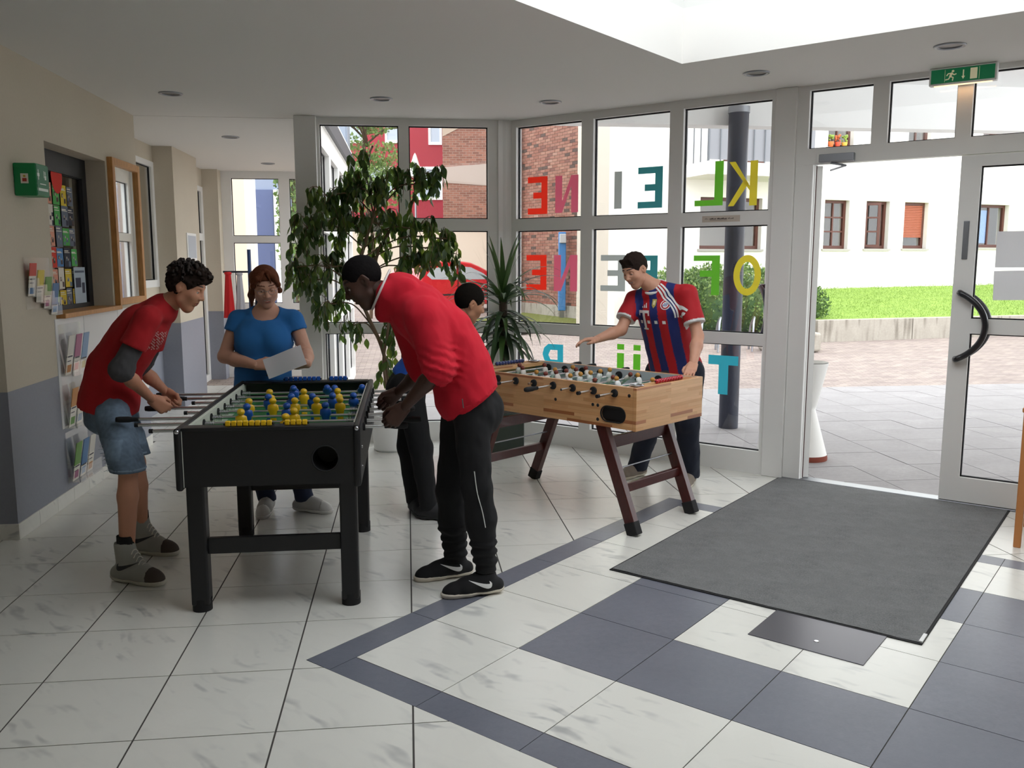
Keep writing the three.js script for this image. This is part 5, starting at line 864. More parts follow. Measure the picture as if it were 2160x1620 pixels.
// ----- head in its own frame: x to the person's left, y up, z forward; about 0.235 tall -----
function headGeo(p) {
  const w = p.wide || 1, prims = [
    ell([0, 0.032, -0.012], [0.073 * w, 0.088, 0.092], 0.03), ell([0, -0.03, 0.022], [0.06 * w, 0.078, 0.066], 0.04), ell([0, -0.02, 0.045], [0.05 * w, 0.06, 0.045], 0.03),
    cone([-0.012, -0.098, 0.058], [0.012, -0.098, 0.058], 0.017, 0.017, 0.03), cone([-0.045 * w, -0.07, 0.012], [0, -0.1, 0.05], 0.018, 0.016, 0.03), cone([0.045 * w, -0.07, 0.012], [0, -0.1, 0.05], 0.018, 0.016, 0.03),
    cone([-0.03, 0.034, 0.07], [0.03, 0.034, 0.07], 0.014, 0.014, 0.025), cone([0, 0.018, 0.084], [0, -0.02, 0.106], 0.0085, p.nose || 0.0115, 0.012), ell([-0.012, -0.025, 0.097], [0.009, 0.0075, 0.009], 0.008), ell([0.012, -0.025, 0.097], [0.009, 0.0075, 0.009], 0.008),
    ell([-0.038 * w, -0.02, 0.062], [0.022, 0.02, 0.02], 0.025), ell([0.038 * w, -0.02, 0.062], [0.022, 0.02, 0.02], 0.025),
    cone([-0.019, -0.052, 0.084], [0.019, -0.052, 0.084], 0.0065, 0.0065, 0.012), cone([-0.016, -0.0635, 0.083], [0.016, -0.0635, 0.083], 0.007, 0.007, 0.01), cone([0, -0.052, 0.089], [0, -0.063, 0.088], 0.006, 0.006, 0.008),
  ];
  for (const s of [-1, 1]) prims.push(ell([s * 0.077 * w, 0.0, -0.004], [0.008, 0.031, 0.019], 0.008, [nrm([1, 0, s * 0.45]), [0, 1, 0], nrm([-s * 0.45, 0, 1])]), cone([s * 0.08 * w, 0.024, -0.008], [s * 0.083 * w, -0.004, -0.019], 0.005, 0.005, 0.005), cone([s * 0.083 * w, -0.004, -0.019], [s * 0.076 * w, -0.027, -0.001], 0.005, 0.0055, 0.005));
  const eyes = [-1, 1].map((s) => [s * 0.031, 0.01, 0.073]);
  const skin = lin(p.skin), lip = lin(p.lip), brow = lin(p.hair), white = lin('#e8e2dc'), iris = lin('#2a1c14'), lid = skin.map((v) => v * 0.82);
  const g = netMesh(prims, 0.0034, {
    post: (d, x, y, z) => {
      for (const e of eyes) { const c = Math.hypot((x - e[0]) / 1.25, y - e[1], z - e[2] - 0.012) - 0.0125; d = -smin(-d, c, 0.014); }      // sockets
      for (const e of eyes) { const b = Math.hypot(x - e[0], y - e[1], z - e[2]) - 0.0125; d = Math.min(d, b); const lidD = Math.max(Math.hypot(x - e[0], y - e[1], z - e[2]) - 0.0142, -(y - e[1] - (p.lids ?? 0.003))); d = Math.min(d, lidD); }
      const yy = y - (p.smile || 0) * 0.007 * Math.min(1.6, (x / 0.022) ** 2), mo = Math.hypot((x) / 3.4, (yy + 0.0578) / (p.mouth || 0.7), z - 0.092) - 0.0052; d = -smin(-d, mo, 0.004);
      for (const s of [-1, 1]) { const ho = Math.hypot(x - s * 0.081 * w, (y - 0.002) / 1.5, z - 0.004) - 0.006; d = -smin(-d, ho, 0.004); }
      return d;
    },
    color: (x, y, z) => {
      for (const e of eyes) { const r = Math.hypot(x - e[0], y - e[1], z - e[2]); if (r < 0.0134 && z > e[2] + 0.003 && y < e[1] + (p.lids ?? 0.003)) return Math.hypot(x - e[0], y - e[1] + 0.003) < 0.0058 ? iris : white; }
      const bx = Math.abs(x); if (z > 0.05 && bx > 0.01 && bx < 0.053 && Math.abs(y - 0.041 - 0.004 * Math.sin((bx - 0.01) * 73)) < 0.0034) return brow;
      const ys = y - (p.smile || 0) * 0.007 * Math.min(1.6, (bx / 0.022) ** 2);
      if (z > 0.062 && bx < 0.026 && Math.abs(ys + 0.058) < 0.0105 - bx * 0.24) return Math.abs(ys + 0.058) < 0.0034 - bx * 0.08 && p.teeth ? lin('#e6ddd2') : Math.abs(ys + 0.058) < 0.0018 ? lip.map((v) => v * 0.5) : lip;
      return skin;
    },
  });
  return g;
}
function hairGeo(p) {
  const w = (p.wide || 1), prims = [ell([0, 0.034, -0.013], [0.0785 * w + (p.puff || 0), 0.0925 + (p.puff || 0) * 1.2, 0.0965 + (p.puff || 0)], 0.02)];
  if (p.fringe) prims.push(...p.fringe);
  const nrmv = [0, 0.62, -0.78], c0 = p.line ?? -0.024;
  const main = netMesh(prims, p.hairCell || 0.0042, { post: (d, x, y, z) => {
    d += (p.rough || 0.0016) * nz(x * (p.freq || 90), y * (p.freq || 90), z * (p.freq || 90)) + (p.rough2 || 0) * nz(x * 38, y * 38, z * 38 + 7);
    const pl = -(0.62 * y - 0.78 * z - c0) ; d = Math.max(d, pl + 0.003 * nz(x * 60, y * 60, 3));
    if (!p.long) { for (const s of [-1, 1]) { const e = Math.hypot((x - s * 0.088 * w) / 1.1, (y + 0.012) / 1.35, (z - 0.008)) - 0.03; d = -smin(-d, e, 0.012); } d = Math.max(d, -(y + (p.nape ?? 0.07))); }
    return d;
  } });
  if (!p.locks) return main;
  const lk = netMesh(p.locks, 0.0036, { post: (d, x, y, z) => d + 0.0022 * nz(x * 130, y * 40, z * 130) });
  return mergeGeometries([main.toNonIndexed(), lk.toNonIndexed()]);
}
function frame(pos, fwd, upHint) { const z = nrm(fwd), x = nrm(cross(upHint, z)), y = cross(z, x); return new THREE.Matrix4().makeBasis(V(...x), V(...y), V(...z)).setPosition(...pos); }
// ----- hand -----
function handPrims(w, e1, e3, right, curl, o = {}) {
  e1 = nrm(e1); e3 = nrm(sub(e3, e1.map((v) => v * dot(e3, e1)))); const e2 = cross(e1, e3).map((v) => v * (right ? 1 : -1)), s = o.s || 1, P = (a, b, c) => add(add(add(w, e1, a * s), e2, b * s), e3, c * s), out = [];
  const offs = [0.027, 0.009, -0.009, -0.026], kf = [0.088, 0.092, 0.087, 0.078], L = [[0.042, 0.026, 0.02], [0.046, 0.03, 0.021], [0.043, 0.028, 0.021], [0.034, 0.021, 0.018]], R = [0.0095, 0.0098, 0.0092, 0.0082];
  for (let i = 0; i < 4; i++) {
    const k = P(kf[i], offs[i], 0); out.push(cone(P(0.0, offs[i] * 0.62, 0.0), k, 0.0175 * s, 0.0128 * s, 0.014));
    let p = k, th = 0; const c = curl.map((v) => v + (o.spread ? (i - 1.5) * 0.08 : i * 0.03)), sp = (1.5 - i) * (o.fan ?? 0.03);
    for (let j = 0; j < 3; j++) { th += c[j]; const d = nrm(add(add(e1.map((v) => v * Math.cos(th)), e3, Math.sin(th)), e2, sp)), q = add(p, d, L[i][j] * s); out.push(cone(p, q, (R[i] - j * 0.0008) * s, (R[i] - (j + 1) * 0.0009) * s, j ? 0.003 : 0.007)); p = q; }
  }
  const tb = P(0.022, 0.024, 0.01), t1 = P(0.055, 0.047, 0.018 + (o.thumb ?? 0) * 0.4), t2 = P(0.08, 0.05 - (o.thumb ?? 0) * 0.3, 0.024 + (o.thumb ?? 0)), t3 = P(0.098, 0.043 - (o.thumb ?? 0) * 0.6, 0.03 + (o.thumb ?? 0) * 1.3);
  out.push(cone(P(0.02, 0.012, 0.004), tb, 0.017 * s, 0.0165 * s, 0.014), cone(tb, t1, 0.0155 * s, 0.0125 * s, 0.012), cone(t1, t2, 0.0115 * s, 0.0105 * s, 0.004), cone(t2, t3, 0.0103 * s, 0.008 * s, 0.004));
  return out;
}
function shoePrims(a, dir, L = 0.28, high = 0, k = 1) { // a: ankle point; foot flat on y = 0
  const d = nrm([dir[0], 0, dir[2]]), at = (t, y) => [a[0] + d[0] * t, y, a[2] + d[2] * t], s = L / 0.28;
  return [cone(at(-0.055 * s, 0.045), at(0.02, 0.055), 0.038 * k, 0.04 * k, 0.03), cone(at(0.0, 0.075), at(-0.008, 0.105 + high), 0.045 * k, 0.047 * k, 0.03), cone(at(0.0, 0.06), at(0.09 * s, 0.05), 0.047 * k, 0.043 * k, 0.03), cone(at(0.02, 0.1 + high * 0.6), at(0.1 * s, 0.055), 0.026 * k, 0.03 * k, 0.03), cone(at(0.09 * s, 0.04), at(0.155 * s, 0.03), 0.046 * k, 0.043 * k, 0.03), cone(at(0.155 * s, 0.028), at(0.18 * s, 0.024), 0.04 * k, 0.035 * k, 0.02)];
}
const fold = (amp, f = 14) => (x, y, z) => amp * (nz(x * f, y * f * 0.7, z * f) + 0.55 * nz(x * f * 2.3 + 5, y * f * 1.5, z * f * 2.3));
const SKIN = (m) => phys('#ffffff', 0.55, { vertexColors: true, sheen: 0.15, sheenRoughness: 0.6 });
const clothTex = noiseTex(256, (u, v) => { const a = 128 + 50 * tn(u, v, 64, 101) + 50 * tn(u, v, 30, 102); return [a, a, a]; }, false);
const cloth = (c, r = 0.92, o = {}) => phys(c, r, { sheen: 0.25, sheenRoughness: 0.7, ...o });
function boxUV(g) { const p = g.attributes.position, n = g.attributes.normal, u = new Float32Array(p.count * 2); for (let i = 0; i < p.count; i++) { if (Math.abs(n.getX(i)) > Math.abs(n.getZ(i))) { u[i * 2] = p.getZ(i); u[i * 2 + 1] = p.getY(i); } else { u[i * 2] = p.getX(i); u[i * 2 + 1] = p.getY(i); } } g.setAttribute('uv', new THREE.BufferAttribute(u, 2)); return g; }
function makePerson(o) {
  const J = o.J, base = [J.pel[0], 0, J.pel[2]], G = thing('person', o.label, 'person', base);
  const pt = (name, g, mat) => { g.translate(-base[0], 0, -base[2]); return part(name, g, mat, G); };
  const skin = lin(o.skin), S = o.size || 1;
  const sideS = nrm(sub(J.shL, J.shR)), sideH = nrm(sub(J.hipL, J.hipR)), mids = J.mid ? [J.waist, J.mid, J.chest] : [J.waist, J.chest];
  const sp = [J.pel, ...mids, mix(J.chest, J.neck, 0.7)], sd = sp.map((_, i) => nrm(mix(sideH, sideS, i / (sp.length - 1))));
  const tw = o.tw, td = o.td, neckTop = add(J.head, nrm(o.up), -0.055);
  // body: one continuous surface
  const bodyPrims = [spine(sp, sd, tw.map((v) => v * 0.84), td.map((v) => v * 0.84), 0.04), cone(J.neck, add(neckTop, nrm(o.fwd), -0.012), 0.056 * (o.neckR || 1), 0.052 * (o.neckR || 1), 0.03)];
  for (const s of ['R', 'L']) {
    const sh = J['sh' + s], el = J['el' + s], wr = J['wr' + s], hip = J['hip' + s], kn = J['kne' + s], an = J['ank' + s];
    bodyPrims.push(cone(J.neck, sh, 0.045, 0.045, 0.04), cone(sh, el, 0.046 * o.arm, 0.037 * o.arm, 0.02), cone(el, mix(el, wr, 0.35), 0.038 * o.arm, 0.04 * o.arm, 0.02), cone(mix(el, wr, 0.35), wr, 0.04 * o.arm, 0.0255 * o.arm, 0.02));
    bodyPrims.push(cone(hip, kn, 0.075, 0.05, 0.03), cone(kn, mix(kn, an, 0.3), 0.05 * o.leg, 0.055 * o.leg, 0.02), cone(mix(kn, an, 0.3), an, 0.055 * o.leg, 0.036 * o.leg, 0.02), cone(an, [an[0], 0.05, an[2]], 0.034, 0.034, 0.02));
  }
  const col = () => skin, parts = [netMesh(bodyPrims, 0.0125, { color: col })];
  const H = frame(J.head, o.fwd, o.up), hs = o.headScale || 1, hm = H.clone().scale(V(hs, hs, hs));
  const hg = headGeo({ ...o.head, skin: o.skin, hair: o.hair }); hg.applyMatrix4(hm); parts.push(hg);
  for (const s of ['R', 'L']) { const h = o['hand' + s]; if (h) parts.push(netMesh(handPrims(J['wr' + s], h.e1, h.e3, s === 'R', h.curl, h), 0.0042, { color: col })); }
  pt('body', mergeGeometries(parts.map((g) => { g.deleteAttribute('uv'); return g.toNonIndexed(); })), SKIN());
  const hair = hairGeo(o.head); hair.applyMatrix4(hm); pt('hair', hair, phys(o.hair, 0.9, { specularIntensity: 0.25 }));
  return { G, pt, sp, sd, tw, td, hm, J, base };
}
function decal(meshGeo, pos, dirn, size, up, mat, P, name) {
  const m = new THREE.Mesh(meshGeo); m.updateMatrixWorld(true);
  const o = new THREE.Object3D(); const q = frame([0, 0, 0], dirn, up); const e = new THREE.Euler().setFromRotationMatrix(q);
  const g = new DecalGeometry(m, V(...pos), e, V(...size));
  const n = g.attributes.normal, p = g.attributes.position; for (let i = 0; i < p.count; i++) p.setXYZ(i, p.getX(i) + n.getX(i) * 0.0012, p.getY(i) + n.getY(i) * 0.0012, p.getZ(i) + n.getZ(i) * 0.0012);
  mat.transparent = true; mat.polygonOffset = true; mat.polygonOffsetFactor = -4; mat.alphaTest = 0.4;
  return P.pt(name, g, mat);
}
function shoes(P, dirs, mats, o = {}) {
  for (const s of ['R', 'L']) {
    const a = P.J['ank' + s], pr = shoePrims(a, dirs[s], o.L || 0.28, o.high || 0, o.fat || 1), d = nrm([dirs[s][0], 0, dirs[s][2]]), sh = netMesh(pr, 0.006, { post: (v, x, y, z) => Math.max(v, 0.022 - y, y - (0.118 + (o.high || 0)) - 0.004 * nz(x * 50, 1, z * 50)) });
    const m = P.pt('shoe', sh.clone(), mats.upper), pr2 = shoePrims(a, dirs[s], (o.L || 0.28) * 1.02, 0, o.fat || 1); const sole = netMesh(pr2, 0.006, { post: (v, x, y, z) => Math.max(v - 0.005, 0.0005 - y, y - 0.026 - 0.012 * Math.max(0, -((x - a[0]) * d[0] + (z - a[2]) * d[2]) * 6)) });
    P.pt('sole', sole, mats.sole);
    if (mats.mark) { const side = cross(d, [0, 1, 0]); for (const k of [1, -1]) { const c = add(add(a, d, 0.035), side, k * 0.06); c[1] = 0.068 + (o.high || 0) * 0.3; decal(sh, c, side.map((v) => v * k), [0.13, 0.06, 0.1], [0, 1, 0], mats.mark(k), P, 'swoosh'); } }
    // laces
    const lc = [], hi = o.high || 0, kk = o.fat || 1, sL = (o.L || 0.28) / 0.28, side = cross(d, [0, 1, 0]);
    for (let q = 0; q < 5; q++) { const w = 0.12 + q * 0.17, t = 0.02 + (0.1 * sL - 0.02) * w, yc = 0.1 + hi * 0.6 - (0.045 + hi * 0.6) * w, c = add([a[0], 0, a[2]], d, t + 0.012 + hi * 0.1), y = yc + 0.026 * kk; lc.push(tube([add([c[0], y - 0.016, c[2]], side, 0.027), add([c[0], y + 0.001, c[2]], side, 0.01), add([c[0], y + 0.001, c[2]], side, -0.01), add([c[0], y - 0.016, c[2]], side, -0.027)], 0.0036, 10, 6)); }
    if (mats.toe) P.pt('toe_cap', netMesh(pr, 0.006, { post: (v, x, y, z) => Math.max(v - 0.0022, 0.022 - y, 0.14 * sL - ((x - a[0]) * d[0] + (z - a[2]) * d[2])) }), mats.toe);
    P.pt('laces', merge(lc), mats.lace);
  }
}
const sleeve = (J, s, t0, t1, r0, r1) => { const a = J['sh' + s], b = J['el' + s], c = J['wr' + s]; const at = (t) => (t <= 1 ? mix(a, b, t) : mix(b, c, t - 1)); const out = t1 <= 1 ? [cone(at(t0), at(t1), r0, r1, 0.035)] : [cone(at(t0), b, r0, (r0 + r1) / 2, 0.035), cone(b, at(t1), (r0 + r1) / 2, r1, 0.03)]; out.forEach((q) => { q.arm = s; }); return out; };
const armCut = (prims, eR, eL, x, y, z) => { const ft = prims[0].f(x, y, z); let v = -1; for (const q of prims) if (q.arm && q.f(x, y, z) < ft) v = Math.max(v, (q.arm === 'R' ? eR : eL)(x, y, z)); return v; };
const cutEnd = (J, s, t) => { const a = J['sh' + s], b = J['el' + s], c = J['wr' + s], d = nrm(t <= 1 ? sub(b, a) : sub(c, b)), p = t <= 1 ? mix(a, b, t) : mix(b, c, t - 1); return (x, y, z) => (Math.hypot(x - p[0], y - p[1], z - p[2]) < 0.14 ? dot([x - p[0], y - p[1], z - p[2]], d) : -1); };
function swooshMat(color) { return (k) => { const t = canvasTex(128, 64, (x) => { x.clearRect(0, 0, 128, 64); x.fillStyle = color; x.beginPath(); if (k > 0) { x.moveTo(8, 26); x.quadraticCurveTo(18, 66, 124, 8); x.quadraticCurveTo(30, 34, 8, 26); } else { x.moveTo(120, 26); x.quadraticCurveTo(110, 66, 4, 8); x.quadraticCurveTo(98, 34, 120, 26); } x.fill(); x.beginPath(); if (k > 0) { x.moveTo(8, 26); x.quadraticCurveTo(4, 60, 36, 52); x.quadraticCurveTo(60, 44, 124, 8); x.quadraticCurveTo(40, 34, 26, 32); x.quadraticCurveTo(14, 32, 22, 12); x.quadraticCurveTo(12, 18, 8, 26); } else { x.moveTo(120, 26); x.quadraticCurveTo(124, 60, 92, 52); x.quadraticCurveTo(68, 44, 4, 8); x.quadraticCurveTo(88, 34, 102, 32); x.quadraticCurveTo(114, 32, 106, 12); x.quadraticCurveTo(116, 18, 120, 26); } x.fill(); }); return std('#ffffff', 0.5, { map: t }); }; }
const JOINTS = {"boy": {"pel": [-1.666, 0.939, -5.073], "waist": [-1.626, 1.118, -5.069], "chest": [-1.449, 1.345, -5.027], "neck": [-1.325, 1.462, -5.013], "head": [-1.199, 1.564, -4.977], "hipR": [-1.638, 0.934, -4.969], "hipL": [-1.666, 0.915, -5.174], "kneR": [-1.485, 0.623, -4.74], "ankR": [-1.517, 0.105, -4.723], "kneL": [-1.568, 0.556, -5.152], "ankL": [-1.575, 0.081, -5.193], "shR": [-1.367, 1.404, -4.826], "elR": [-1.503, 1.139, -4.772], "wrR": [-1.422, 0.939, -5.024], "shL": [-1.405, 1.391, -5.203], "elL": [-1.544, 1.078, -5.28], "wrL": [-1.425, 0.935, -5.327]}, "woman": {"pel": [-0.99, 0.792, -6.08], "waist": [-0.979, 0.991, -6.059], "chest": [-0.96, 1.219, -6.037], "neck": [-0.945, 1.377, -6.055], "head": [-0.935, 1.541, -5.993], "hipR": [-1.1, 0.776, -6.094], "hipL": [-0.874, 0.776, -6.067], "kneR": [-1.048, 0.421, -6.037], "ankR": [-0.981, 0.095, -5.999], "kneL": [-0.796, 0.421, -6.007], "ankL": [-0.725, 0.102, -5.968], "shR": [-1.138, 1.317, -6.078], "elR": [-1.228, 1.071, -6.038], "wrR": [-0.991, 1.033, -5.839], "shL": [-0.763, 1.317, -6.033], "elL": [-0.684, 1.091, -5.993], "wrL": [-0.656, 1.042, -5.779]}, "man": {"pel": [0.297, 1.018, -4.446], "waist": [0.267, 1.165, -4.45], "mid": [0.179, 1.337, -4.45], "chest": [0.06, 1.446, -4.454], "neck": [-0.074, 1.537, -4.46], "head": [-0.217, 1.603, -4.477], "hipL": [0.31, 0.99, -4.354], "hipR": [0.272, 0.968, -4.56], "kneL": [0.334, 0.568, -4.291], "ankL": [0.378, 0.158, -4.316], "kneR": [0.217, 0.489, -4.556], "ankR": [0.24, 0.083, -4.584], "shL": [0.076, 1.438, -4.271], "elL": [0.145, 1.186, -4.233], "wrL": [-0.026, 0.976, -4.364], "shR": [-0.019, 1.435, -4.655], "elR": [0.073, 1.103, -4.775], "wrR": [-0.065, 0.972, -4.912]}, "kid": {"pel": [0.019, 0.934, -5.758], "waist": [0.105, 1.06, -5.748], "chest": [0.252, 1.232, -5.731], "neck": [0.324, 1.31, -5.722], "head": [0.402, 1.434, -5.713], "hipR": [-0.013, 0.899, -5.672], "hipL": [0.025, 0.895, -5.858], "kneR": [0.074, 0.485, -5.681], "ankR": [0.121, 0.086, -5.686], "kneL": [-0.008, 0.449, -5.862], "ankL": [0.035, 0.074, -5.857], "shR": [0.274, 1.225, -5.557], "elR": [0.375, 0.95, -5.595], "wrR": [0.479, 0.915, -5.703], "shL": [0.27, 1.217, -5.91], "elL": [0.399, 0.936, -5.945], "wrL": [0.488, 0.925, -5.964]}, "jer": {"pel": [2.013, 0.909, -6.386], "waist": [1.962, 1.04, -6.352], "chest": [1.857, 1.349, -6.244], "neck": [1.802, 1.512, -6.23], "head": [1.644, 1.643, -6.229], "hipR": [1.919, 0.863, -6.478], "hipL": [2.096, 0.883, -6.296], "kneR": [1.872, 0.463, -6.544], "ankR": [1.809, 0.088, -6.663], "kneL": [2.088, 0.504, -6.297], "ankL": [2.15, 0.067, -6.39], "shR": [1.677, 1.424, -6.366], "elR": [1.559, 1.206, -6.279], "wrR": [1.354, 1.147, -6.183], "shL": [1.989, 1.476, -6.077], "elL": [2.039, 1.178, -5.97], "wrL": [1.956, 1.002, -5.809]}};
const legPair = (J, r0, r1, r2, k = 0.04) => ['R', 'L'].flatMap((s) => [cone(J['hip' + s], J['kne' + s], r0, r1, k), cone(J['kne' + s], J['ank' + s], r1, r2, 0.03)]);
// boy in the red T-shirt
{
  const J = JOINTS.boy, P = makePerson({ J, label: 'curly haired boy in red T-shirt and denim shorts bending over black table', skin: '#c98f72', hair: '#2a201c', fwd: [0.84, -0.42, 0.12], up: [0.42, 0.9, 0], head: { lip: '#a8604f', puff: 0.012, rough: 0.007, freq: 70, rough2: 0.012, line: -0.03, lids: 0.001, fringe: [ell([0.0, 0.105, 0.05], [0.07, 0.035, 0.05], 0.02), ell([0, 0.06, 0.09], [0.06, 0.03, 0.022], 0.02)] },
    tw: [0.15, 0.14, 0.17, 0.1], td: [0.12, 0.112, 0.118, 0.08], arm: 0.95, leg: 0.95, handR: { e1: [0.62, -0.62, -0.3], e3: [-0.1, -0.25, -1], curl: [1.0, 1.35, 0.8], thumb: 0.012 }, handL: { e1: [0.6, -0.7, 0.1], e3: [0, -0.25, 1], curl: [1.0, 1.35, 0.8], thumb: 0.012 } });
  const curls = []; seed = 5; for (let k = 0; k < 90; k++) { const a = rr(0, 6.28), e = rr(0.05, 1.35), d = [Math.cos(a) * Math.cos(e), Math.sin(e), Math.sin(a) * Math.cos(e)]; if (d[2] > 0.55 && d[1] < 0.55) d[1] = 0.6; const c = [d[0] * 0.092, 0.04 + d[1] * 0.104, -0.012 + d[2] * 0.11], r = rr(0.007, 0.012); const pts = []; for (let q = 0; q < 7; q++) { const t = q * 0.9; pts.push([c[0] + r * Math.cos(t + a) + d[0] * q * 0.0016, c[1] + r * Math.sin(t) + d[1] * q * 0.0016, c[2] + r * Math.sin(t + a) * 0.8 + d[2] * q * 0.0016]); } curls.push(tube(pts, rr(0.0055, 0.008), 14, 6)); }
  const cg = merge(curls); cg.applyMatrix4(P.hm); P.pt('curls', cg, phys('#2a201c', 0.7, { sheen: 0.2 })).userData.kind = 'stuff';
  const f = fold(0.006, 11), hemDir = nrm(sub(J.waist, J.pel)), hem = add(J.pel, hemDir, -0.055), eR = cutEnd(J, 'R', 0.56), eL = cutEnd(J, 'L', 0.56);
  const shirt = netMesh([spine([add(J.pel, hemDir, -0.08), ...P.sp], [P.sd[0], ...P.sd], [0.215, 0.205, 0.165, 0.18, 0.11], [0.16, 0.16, 0.144, 0.132, 0.09], 0.03), cone(J.neck, J.shR, 0.052, 0.056, 0.05), cone(J.neck, J.shL, 0.052, 0.056, 0.05), ...sleeve(J, 'R', 0, 0.64, 0.064, 0.074), ...sleeve(J, 'L', 0, 0.64, 0.064, 0.074)], 0.009, { post: (d, x, y, z, q) => Math.max(d + f(x, y, z), dot(sub([x, y, z], hem), hemDir.map((v) => -v)), armCut(q, eR, eL, x, y, z)) });
  const red = cloth('#b01a22');
  const pr = canvasTex(128, 128, (x) => { x.clearRect(0, 0, 128, 128); x.fillStyle = 'rgba(233,190,188,1)'; for (let k = 0; k < 9; k++) for (let q = 0; q < 12; q++) if ((k * 7 + q * 5) % 4) x.fillRect(10 + q * 9, 20 + k * 9 + (q * 3) % 8, 6, 5); });
  decal(shirt, add(J.chest, [0.13, -0.08, 0.1]), [0.92, -0.2, 0.42], [0.15, 0.17, 0.2], [0.3, 1, 0], std('#ffffff', 0.8, { map: pr }), P, 'shirt_print');
  P.pt('shirt', shirt, red);
  const fu = fold(0.006, 24);
  for (const q of ['R', 'L']) { const e = cutEnd(J, q, 1.12); P.pt('undershirt_sleeve', netMesh(sleeve(J, q, 0.4, 1.2, 0.054, 0.058), 0.007, { post: (d, x, y, z) => Math.max(d + fu(x, y, z), e(x, y, z)) }), cloth('#4a494c')); }
  const fs = fold(0.007, 16), kR = mix(J.kneR, J.ankR, 0.03), kL = mix(J.kneL, J.ankL, 0.03);
  const denim = netMesh([spine([add(J.pel, hemDir, 0.05), J.pel, add(J.pel, hemDir, -0.09)], [P.sd[0], P.sd[0], P.sd[0]], [0.15, 0.16, 0.16], [0.122, 0.128, 0.122], 0.04), cone(J.hipR, kR, 0.092, 0.09, 0.035), cone(J.hipL, kL, 0.092, 0.09, 0.035)], 0.008, {
    post: (d, x, y, z) => Math.max(d + fs(x, y, z), (kR[1] - 0.005) - y + 0.004 * nz(x * 60, z * 60, 0)), color: (x, y, z) => { const a = 0.85 + 0.35 * nz(x * 9, y * 9, z * 9) + 0.2 * nz(x * 70, y * 50, z * 70), rip = Math.abs(y - 0.72) < 0.05 && x < J.kneR[0] - 0.02 ? 1.35 : 1, b = lin('#6f8296'); return b.map((v) => v * Math.max(0.4, a) * rip); } });
  P.pt('denim_shorts', denim, cloth('#ffffff', 0.9, { vertexColors: true }));
  const kL2 = mix(J.hipL, kL, (J.hipL[1] - kR[1]) / (J.hipL[1] - kL[1]));
  for (const k of [kR, kL2]) P.pt('shorts_cuff', new THREE.TorusGeometry(0.084, 0.008, 8, 28).rotateX(Math.PI / 2).translate(k[0], k[1] + 0.01, k[2]), cloth('#8194a6'));
  // frayed threads on the rips
  const fr = []; for (let k = 0; k < 60; k++) { const y = 0.6 + rnd() * 0.16, t = (J.hipR[1] - y) / (J.hipR[1] - kR[1]), c = mix(J.hipR, kR, t), s = rnd() < 0.7 ? -1 : 1, z = c[2] + rr(-0.03, 0.05); fr.push(cyl([c[0] + s * 0.07, y, z], [c[0] + s * rr(0.092, 0.104), y - rr(0.0, 0.015), z + rr(-0.01, 0.01)], 0.0016, 0.001, 4)); }
  P.pt('frayed_threads', merge(fr), cloth('#aeb8c0')).userData.kind = 'stuff';
  for (const q of ['R', 'L']) { const a = J['ank' + q]; P.pt('sock', cyl([a[0], 0.14, a[2]], [a[0], 0.255, a[2]], 0.046, 0.045, 18), cloth('#1c1c1e')); }
  shoes(P, { R: [0.93, 0, 0.38], L: [0.95, 0, 0.25] }, { upper: cloth('#a09f97', 0.8), sole: std('#d3cebf', 0.6), lace: std('#d8d4c8', 0.8), mark: swooshMat('#26262b'), toe: cloth('#4b423c', 0.85) }, { L: 0.285, high: 0.1, fat: 1.14 });
}
